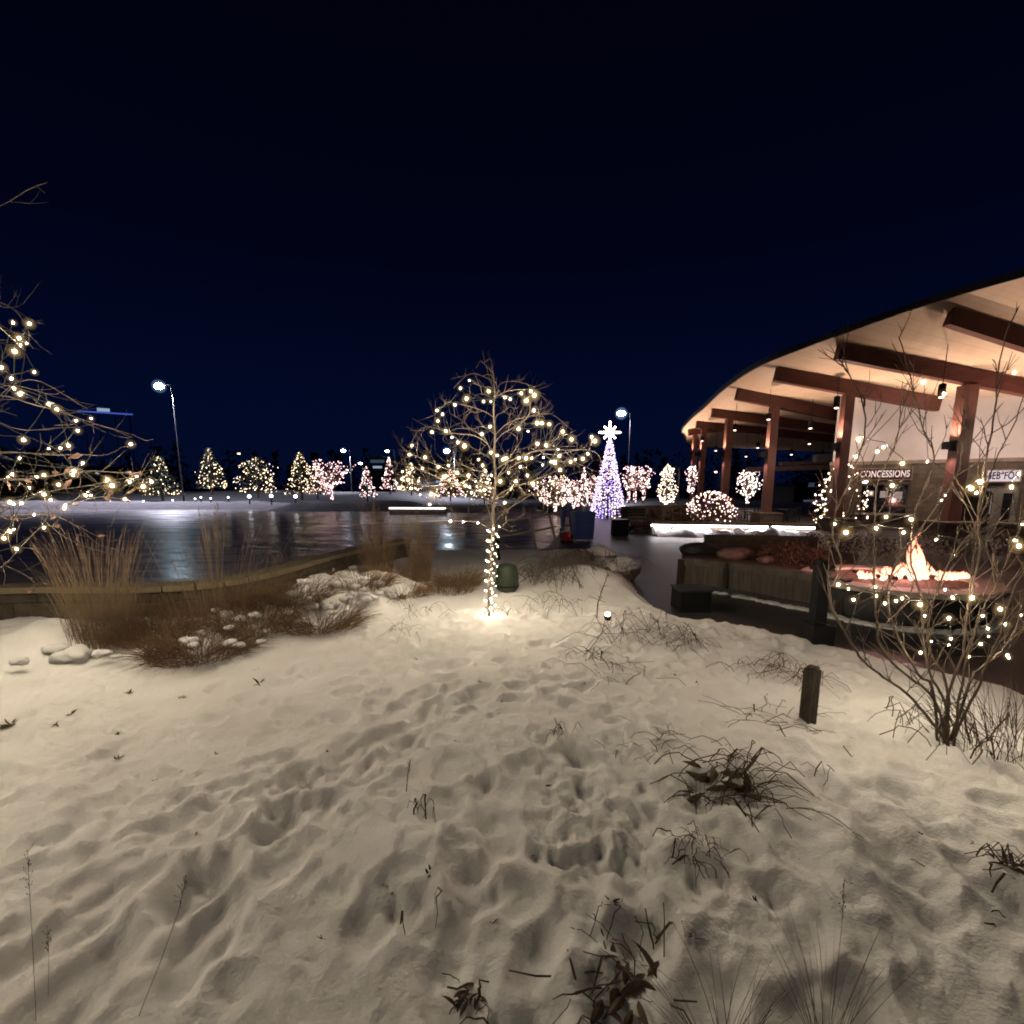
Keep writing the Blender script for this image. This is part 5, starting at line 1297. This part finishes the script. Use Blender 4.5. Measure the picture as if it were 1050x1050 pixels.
# ------------------------------------------------------------------ far lit trees
def far_tree(label, px, py_top, py_base, w_px, Y, mats_, n, shape='cone', r_=None, trunk_h=.12, foliage='pine', name='lit_tree', group=None, seed=1, trunk_bulbs=0, trunks=1, leaf_n=700, pale_top=False):
    """a tree strung with lights: trunk, twigs or needles through the crown, and bulbs"""
    b_ = at(px, py_base, Y); top = at(px, py_top, Y); h_ = top.z - b_.z; w_ = w_px * Y / F; rr = random.Random(seed); r_ = r_ or .55 * Y / F
    t = thing(name, label, 'lit tree', b_, group)
    tops = [(rr.uniform(-.25, .25) * w_ if trunks > 1 else 0, rr.uniform(-.2, .2) * w_ if trunks > 1 else 0) for _ in range(trunks)]
    if trunks > 1: tops = [((k / (trunks - 1) - .5) * w_ * .55, rr.uniform(-.2, .2) * w_) for k in range(trunks)]
    mb = MB()
    for ox, oy in tops: mb.tube([b_ + Vector((ox * .8, oy * .8, -.1)), b_ + Vector((ox, oy, h_ * .5)), b_ + Vector((ox * 1.1, oy * 1.1, h_ * .92))], [h_ * .028, h_ * .02, h_ * .006], 7)
    mb.build('trunk', 'bark', t)
    def env(u):   # radius at relative crown height u
        if shape == 'cone': return (1 - u)**.85 * .98 + .02
        if shape == 'round': return max(.05, math.sqrt(max(0, 1 - (2 * u - 1)**2)))
        if shape == 'column': return .55 + .45 * math.sin(math.pi * min(1, u * 1.25 + .1)) if u < .72 else max(.06, (1 - u) / .28)
        if shape == 'vase': return .35 + .65 * u**.7 if u < .75 else max(.1, 1 - (u - .75) * 2.4)
    z0 = h_ * trunk_h; ch = h_ - z0; cr = MB(); pts = []
    def crown_pt(lo, hi):
        ox, oy = rr.choice(tops); k = .55 if trunks > 1 else 1
        u = rr.random()**(1.35 if shape == 'cone' else 1); an = rr.uniform(0, 6.283); rd = env(u) * w_ / 2 * k * rr.uniform(lo, hi) * (1 + .55 * float(vnoise(an * 1.3 + seed * 7.7, u * 5, 90 + seed)))
        return b_ + Vector((ox + math.cos(an) * rd, oy + math.sin(an) * rd, z0 + u * ch)), an
    if foliage:
        for k in range(leaf_n):
            p, an = crown_pt(.15, .95); L = w_ * rr.uniform(.06, .13)
            cr.leaf(p, (math.cos(an), math.sin(an), rr.uniform(-.5, .4)), (rr.uniform(-.6, .6), rr.uniform(-.6, .6), 1), L, L * .45)
        cr.build('crown', foliage, t)
    else:
        for k in range(90):
            p, an = crown_pt(.5, 1.0); ox, oy = rr.choice(tops); q = b_ + Vector((ox, oy, max(z0 * .9, (p.z - b_.z) * .6))); md = q.lerp(p, .5) + Vector((rr.uniform(-.05, .05), rr.uniform(-.05, .05), -.04)) * w_
            cr.tube([q, md, p], [h_ * .008, h_ * .006, h_ * .003], 4); pts += [md.lerp(p, .3), md.lerp(p, .7), p]
        cr.build('crown', 'bark', t)
    lb_ = MB()
    for k in range(int(n * 1.45)):
        if foliage or rr.random() < .35: p, an = crown_pt(.72, 1.06)
        else: p = rr.choice(pts) + Vector((rr.gauss(0, .02), rr.gauss(0, .02), rr.gauss(0, .02))) * w_
        lb_.cm = rr.randrange(len(mats_)); lb_.octa(p, r_ * rr.uniform(.35, .95))
    for k in range(trunk_bulbs):
        ox, oy = tops[k % len(tops)]; zz = rr.random() * z0 * 1.15; an = rr.uniform(0, 6.28)
        lb_.cm = rr.randrange(len(mats_)); lb_.octa(b_ + Vector((ox * .85 + math.cos(an) * h_ * .035, oy * .85 + math.sin(an) * h_ * .035, zz)), r_ * .8)
    o = lb_.build('bulbs', mats_, t); o['kind'] = 'stuff'
    return t
W_, K_, N_, V_ = 'far_warm', 'far_pink', 'far_white', 'far_violet'
FG = 'lit trees beyond the rink'
far_tree('dark wide conifer with sparse warm lights next to the street lamp pole', 167, 468, 513, 36, 58, [W_], 60, 'cone', foliage='pine', seed=1, group=FG, r_=.085)
far_tree('conifer with a pale bare tip and warm lights only below', 218, 460, 506, 32, 60, [W_], 75, 'cone', foliage='pine', seed=2, group=FG, r_=.085)
far_tree('broad two-tipped conifer with evenly scattered warm lights', 265, 469, 510, 38, 60, [W_, W_, N_], 120, 'column', foliage='pine', seed=3, group=FG, r_=.085)
far_tree('conifer with warm lights growing against the pink-lit tree', 310, 464, 512, 36, 60, [W_], 110, 'cone', foliage='pine', seed=4, group=FG, r_=.085)
far_tree('second warm-lit conifer pressed between its twin and the pink-lit tree', 326, 472, 511, 26, 59, [W_, K_], 80, 'cone', foliage='pine', seed=5, group=FG, r_=.085)
far_tree('spreading tree with pink lights and a lit trunk beyond the rink', 340, 471, 512, 46, 57, [K_, K_, N_], 170, 'vase', foliage=None, trunk_h=.3, seed=6, group=FG, trunk_bulbs=24, r_=.09)
far_tree('narrow spire of pinkish lights standing alone past the snow bank', 377, 478, 514, 19, 56, [K_, N_], 80, 'cone', foliage='pine', seed=7, group=FG, r_=.085)
far_tree('narrow spire of pinkish lights beside the lit garden tree', 400, 469, 506, 20, 56, [K_, N_], 80, 'cone', foliage='pine', seed=8, group=FG, r_=.085)
far_tree('warm-lit tree seen through the twigs at the rink side of the garden tree', 422, 474, 507, 26, 55, [W_], 70, 'cone', foliage='pine', seed=9, group=FG, r_=.09)
far_tree('pink and warm lit tree directly behind the garden tree', 462, 482, 513, 34, 50, [K_, W_], 120, 'cone', foliage='pine', seed=10, group=FG, r_=.085)
far_tree('pale-lit tree close behind the garden tree trunk', 497, 480, 516, 28, 46, [N_, W_], 80, 'cone', foliage='pine', seed=11, group=FG, r_=.075)
PGp = 'lit trees by the plaza'
far_tree('low broad pinkish tree crowded with lights left of the violet tree', 569, 488, 525, 46, 37, [K_, N_, W_], 260, 'round', foliage=None, trunk_h=.2, seed=12, group=PGp, trunk_bulbs=20, r_=.055)
far_tree('slim spire with white lights between two broad pinkish trees', 598, 479, 524, 13, 38, [N_, K_], 90, 'cone', foliage='pine', seed=13, group=PGp, r_=.055)
far_tree('pinkish spreading tree right against the violet tree', 588, 492, 524, 30, 36.5, [K_, N_], 140, 'vase', foliage=None, trunk_h=.3, seed=14, group=PGp, trunk_bulbs=16, r_=.055)
far_tree('small pinkish tree touching the foot of the violet tree', 608, 488, 522, 16, 39, [K_, N_], 90, 'vase', foliage=None, trunk_h=.3, seed=15, group=PGp, r_=.055)
far_tree('three-trunk tree with pinkish lights in the crown and white trunks', 651, 478, 515, 31, 40, [K_, K_, N_], 230, 'vase', foliage=None, trunk_h=.38, seed=16, group=PGp, trunk_bulbs=70, trunks=3, r_=.06)
far_tree('dense creamy white lit cone-shaped tree left of the columns', 683, 476, 520, 19, 38, [N_, W_], 210, 'column', foliage='pine', seed=17, group=PGp, trunk_bulbs=24, r_=.06)
far_tree('white-lit tree half hidden behind the outermost column', 708, 478, 516, 15, 44, [N_, K_], 130, 'vase', foliage=None, trunk_h=.3, seed=18, group=PGp, r_=.06)
far_tree('lollipop tree of white lights standing beyond the pavilion columns', 766, 481, 518, 26, 52, [N_], 170, 'round', foliage=None, trunk_h=.26, seed=19, group=PGp, trunk_bulbs=20, r_=.085)
bush('wide low bush covered in pinkish lights in front of the columns', 728, 535, 3.2, 1.75, 900, 'bush_brown', name='lit_bush', leaf=.12, cat='lit bush', bulbs=(['far_pink', 'far_white', 'far_warm'], 210, .042), seed=31, group=PGp)
bush('tall loose bush with warm lights in front of the serving window', 860, 541, 3.0, 3.1, 700, 'bush_brown', name='lit_bush', leaf=.12, cat='lit bush', bulbs=(['far_warm', 'far_white'], 170, .048), seed=32, group=PGp, bd=.7)
# violet light tree with star
Yv = 34.0; vb = at(623, 528, Yv); vb.z = 0
vt = thing('light_cone_tree', 'tall cone of violet and white light strands topped by a bright star', 'light tree', vb)
vtop = at(625, 452, Yv); vh = vtop.z; vr = 18.5 * Yv / F; rr = random.Random(77)
mb = MB(); mb.tube([vb, Vector((vb.x, vb.y, vh + .3))], [.09, .05], 10); mb.build('pole', 'dark_metal', vt)
wires = MB(); bulbs_ = MB(); NSTR = 34
for k in range(NSTR):
    an = 6.283 * k / NSTR; a_ = Vector((vb.x + vr * math.cos(an), vb.y + vr * math.sin(an), .12)); b2 = Vector((vb.x + .1 * math.cos(an), vb.y + .1 * math.sin(an), vh))
    wires.tube([a_, b2], .008, 3, cap=False)
    nb = 30
    for j in range(nb):
        t_ = (j + rr.random() * .8) / nb; t_ = t_**1.15
        p = a_.lerp(b2, t_); bulbs_.cm = 0 if rr.random() < .55 else (1 if rr.random() < .85 else 2); bulbs_.octa(p + Vector((rr.gauss(0, .03), rr.gauss(0, .03), rr.gauss(0, .03))), .044 * rr.uniform(.6, 1.15))
mb = MB()
for k in range(5):
    z_ = vh * (k + .05) / 5; rd = vr * (1 - z_ / vh) + .1; mb.tube([Vector((vb.x + rd * math.cos(6.283 * j / 24), vb.y + rd * math.sin(6.283 * j / 24), z_ + .1)) for j in range(25)], .02, 5, cap=False); mb.build('hoop', 'dark_metal', vt); mb = MB()
wires.build('wires', 'cable', vt); o = bulbs_.build('bulbs', ['far_violet', 'far_white', 'far_pink'], vt); o['kind'] = 'stuff'
sc_ = Vector((vtop.x, vtop.y, at(625, 443.5, Yv).z)); mb = MB(); vs = []; fs = []
Ro, Ri, n_ = 10 * Yv / F, 3.3 * Yv / F, 8
for side in (-.09, .09): vs.append(sc_ + Vector((0, side, 0)))
for k in range(n_ * 2):
    a_ = math.pi * k / n_ + math.pi / 2; r_ = (Ro if k % 4 == 0 else (Ro * .72 if k % 2 == 0 else Ri)); vs.append(sc_ + Vector((r_ * math.cos(a_), 0, r_ * math.sin(a_))))
for k in range(n_ * 2):
    k2 = (k + 1) % (n_ * 2); fs += [(0, 2 + k, 2 + k2), (1, 2 + k2, 2 + k)]
mb.add(vs, fs); star = mb.build('star', 'cone_white', vt)
mb = MB()
for k in range(0, n_ * 2, 2):
    a_ = math.pi * k / n_ + math.pi / 2; r_ = Ro if k % 4 == 0 else Ro * .72
    for j in range(9): mb.octa(sc_ + Vector((r_ * (j + 1) / 9 * math.cos(a_), -.1 * (1 - (j + 1) / 9) - .03, r_ * (j + 1) / 9 * math.sin(a_))), .075)
o = mb_part(mb, 'star_bulbs', 'star_bulb', star, root=vt); o['kind'] = 'stuff'

# ------------------------------------------------------------------ street lamps and distant lights
SLG = 'lamps around the far side of the rink'
def street_lamp(label, px, py, py_base, Y, r_, m='lamp_blue', energy=0, arm=1.2, pole_dx=1):
    hd = at(px, py, Y); bs = Vector((hd.x + arm * pole_dx, Y, 0)); t = thing('street_lamp', label, 'street lamp', bs, SLG)
    mb = MB(); mb.tube([bs, Vector((bs.x, Y, hd.z * .9)), Vector((bs.x - .1 * arm * pole_dx, Y, hd.z + .15)), hd + Vector((.2 * pole_dx, 0, .18))], [.10, .07, .05, .045], 8); mb.build('pole', 'pole_metal', t)
    mb = MB(); mb.box(hd + Vector((0, 0, .13)), (.8, .4, .12)); mb.build('lamp_head', 'dark_metal', t)
    mb = MB(); mb.ico(hd, r_, sub=2, squash=(1.35, 1, .8)); mb.build('lens', m, t, True)
    if energy: mb = MB(); mb.ico(hd, r_ * 1.9, sub=3); mb.build('halo_sphere', 'lamp_halo', t, True)  # glowing sphere imitating the lens halo round the lamp, not a lamp part
    if energy: lamp('SPOT', hd - Vector((0, 0, .5)), energy, (.82, .80, 1.0), .25, (0, 0, 0), rad(150), .4, 'street_light')
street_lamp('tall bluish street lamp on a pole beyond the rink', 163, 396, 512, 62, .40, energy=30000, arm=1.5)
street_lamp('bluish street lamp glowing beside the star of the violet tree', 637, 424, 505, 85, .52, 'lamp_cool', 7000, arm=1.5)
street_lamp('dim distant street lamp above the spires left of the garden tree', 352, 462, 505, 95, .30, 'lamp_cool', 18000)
street_lamp('distant lamp beside the small grey building', 397, 462.5, 505, 85, .24, 'lamp_cool', 0)
street_lamp('small low distant lamp between the spires', 369.5, 475, 505, 95, .24, 'lamp_cool', 0, arm=.4)
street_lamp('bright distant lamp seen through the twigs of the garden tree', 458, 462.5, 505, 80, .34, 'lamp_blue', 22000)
street_lamp('tiny dim lamp in the dark between two conifers', 245, 465, 505, 100, .22, 'far_warm', 0, arm=.3)
street_lamp('unlit-looking slim lamp behind the creamy cone tree', 690, 481, 524, 41, .1, 'far_warm', 0, arm=.5)
street_lamp('small lamp framed between two pavilion columns', 734, 484, 524, 60, .12, 'far_white', 0, arm=.5)
# bollard lights along the far bank
def bol(label, px, py, Y): 
    p = at(px, py, Y); t = thing('bollard_light', label, 'bollard light', Vector((p.x, Y, 0)), 'low white path lights along the far bank')
    mb = MB(); mb.tube([Vector((p.x, Y, 0)), Vector((p.x, Y, p.z - .08))], .06, 8); mb.build('post', 'dark_metal', t)
    mb = MB(); mb.ico(p, .085, sub=2); mb.build('lens', 'path_lens', t, True)
for px, py in [(113, 515), (80, 516), (128, 514.5), (147, 514), (177, 513), (200, 511.5), (216, 511), (24, 517), (234, 510), (206, 510)]: bol('low white path light on the dark far bank of the rink', px, py, 54)
for px, py, lab in [(255.5, 509, 'big white path light between two conifers'), (278, 508.5, 'big white path light at the edge of the broad conifer'), (303, 509, 'big white path light below the twin conifers')]:
    p = at(px, py, 52); t = thing('bollard_light', lab, 'bollard light', Vector((p.x, 52, 0)), 'low white path lights along the far bank'); mb = MB(); mb.tube([Vector((p.x, 52, 0)), p], .07, 8); mb.build('post', 'dark_metal', t); mb = MB(); mb.ico(p, .17, sub=2); mb.build('lens', 'path_lens', t, True)
# far bank, snow berms
def berm(name, pxs, Y0, depth, h_, m, seed=1):
    mb = MB(); vs = []; fs = []; n = 60; x0, x1 = at(pxs[0], 510, Y0).x, at(pxs[1], 510, Y0).x
    prof = [(0, -.02), (.12, .35), (.3, .8), (.55, 1), (.8, .9), (1, .6)]
    for i in range(n + 1):
        t = i / n; X_ = x0 + (x1 - x0) * t; e_ = min(1, t * 9, (1 - t) * 9)**.6
        k = 1 + .35 * float(vnoise(X_ * .35, seed * 3.1, 60 + seed)) + .18 * float(vnoise(X_ * 1.4, seed, 61))
        for (d, hz) in prof: vs.append((X_, Y0 + d * depth + .5 * float(vnoise(X_ * .25, d * 3, seed)), hz * h_ * k * e_))
    m_ = len(prof)
    for i in range(n):
        for j in range(m_ - 1): fs.append((i * m_ + j, (i + 1) * m_ + j, (i + 1) * m_ + j + 1, i * m_ + j + 1))
    mb.add(vs, fs); return struct(mb.build(name, m, None, True))
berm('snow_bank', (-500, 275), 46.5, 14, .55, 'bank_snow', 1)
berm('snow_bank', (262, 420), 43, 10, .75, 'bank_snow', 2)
berm('far_bank', (-700, 500), 60, 60, 1.4, 'far_wood', 3)
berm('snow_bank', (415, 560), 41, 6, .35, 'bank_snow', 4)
# lit slab edge beyond the rink (white strip behind the upright grasses)
p0, p1 = at(399, 518.5, 38), at(457, 518.5, 38); t = thing('seat_wall', 'long low seat wall with a white glowing edge across the rink', 'wall', Vector((p0.x, 38, 0)))
mb = MB(); mb.bar(Vector((p0.x, 38.3, .25)), Vector((p1.x, 38.3, .25)), .6, .5); mb.build('wall_face', 'wall_stone', t)
mb = MB(); mb.bar(Vector((p0.x, 37.95, .52)), Vector((p1.x, 37.95, .50)), .06, .11); mb.build('light_strip', 'led_far', t)
# distant buildings
def bld(label, px0, px1, py0, py1, Y, blue=None, wins=()):
    a_, b2 = at(px0, py0, Y), at(px1, py1, Y); t = thing('distant_building', label, 'building', Vector((a_.x, Y, 0)), 'dark buildings far beyond the rink')
    mb = MB(); mb.box(((a_.x + b2.x) / 2, Y + 4, a_.z / 2), (b2.x - a_.x, 8, a_.z)); mb.build('wall', 'far_wood', t)
    mb = MB(); mb.box(((a_.x + b2.x) / 2, Y + 4, a_.z + .2), (b2.x - a_.x + .5, 8.4, .4)); mb.build('roof', 'dark_metal', t)
    if blue:
        mb = MB(); q0, q1 = at(blue[0], blue[1], Y + .3), at(blue[2], blue[3], Y + .3); mb.bar(q0, q1, .2, .32); mb.build('light_tube', 'blue_tube', t)
        qa, qb = q0.lerp(q1, .36), q0.lerp(q1, .58); mb = MB(); mb.bar(qa + Vector((0, 0, .75)), qb + Vector((0, 0, .75)), .3, .9); mb.build('sign_box', 'win_cool', t)
        for f_ in (.08, .35, .65, .92):
            q = q0.lerp(q1, f_); mb = MB(); mb.tube([Vector((q.x, Y + .6, a_.z)), Vector((q.x, Y + .6, q.z))], .15, 6); mb.build('roof_post', 'dark_metal', t)
    for (wx, wy, ww, wh, m_) in wins:
        q = at(wx, wy, Y - .15); mb = MB(); mb.box(q, (ww * Y / F, .1, wh * Y / F)); mb.build('window', m_, t)
M['win_cool'] = emit('window_cool', (.55, .7, 1.0), .5); M['win_dim'] = emit('window_dim', (.25, .35, .6), .16)
bld('low dark block carrying a blue light tube on roof posts', 60, 140, 480, 505, 150, (80, 421.5, 136, 425), [(131, 484, 5, 1.2, 'win_cool'), (85, 485, 6, 1.2, 'win_dim'), (100, 485, 4, 1.5, 'win_cool')])
bld('small low grey building with one bright window behind the spires', 379, 396, 470, 505, 120, None, [(387, 479, 9, 2.2, 'win_cool'), (387, 473, 14, 3, 'win_dim')])
bld('low building with a bluish glowing front behind the garden tree', 425, 458, 492, 505, 90, None, [(440, 498, 26, 8, 'win_dim'), (430, 496, 4, 2, 'win_cool'), (450, 494, 6, 2, 'win_cool')])
bld('low dark building with a cool glow behind the lollipop tree', 815, 862, 498, 520, 75, None, [(836, 515, 24, 5, 'win_dim'), (832, 497, 6, 4, 'win_dim')])
bld('distant low block with a bluish glowing edge beyond the bank', 188, 206, 503, 511, 110, None, [(197, 506.5, 17, 2, 'win_cool')])
# far dark wood as one mass
mb = MB(); rr = random.Random(5)
for k in range(150):
    px = rr.uniform(-60, 860); Yw = rr.uniform(125, 170); hh = rr.uniform(5, 13); b_ = Vector(((px - CX) / F * Yw, Yw, 0)); conif = rr.random() < .45
    for j in range(90):
        u = rr.random(); an = rr.uniform(0, 6.28); rd = (hh * .22 * (1 - u) if conif else hh * .36 * math.sqrt(max(0, 1 - (2 * u - 1)**2))) * rr.random()**.5
        L = hh * .09 * rr.uniform(.6, 1.5); mb.leaf(b_ + Vector((math.cos(an) * rd, math.sin(an) * rd, hh * (.12 + .88 * u))), (rr.uniform(-1, 1), rr.uniform(-1, 1), rr.uniform(-.4, .6)), (rr.uniform(-1, 1), rr.uniform(-1, 1), .5), L, L * .7)
    mb.tube([b_, b_ + Vector((0, 0, hh * .9))], [hh * .02, hh * .006], 5)
o = mb.build('far_wood', 'far_wood'); o['kind'] = 'stuff'; o['label'] = 'dark line of far trees on the horizon'
# brown leafy hedge behind the left tree, across the rink
bush('brown leafy hedge across the rink behind the drooping lit twigs', 30, 514, 20, 2.6, 2600, 'bush_brown', name='hedge', leaf=.55, cat='hedge', seed=51, bd=.25)
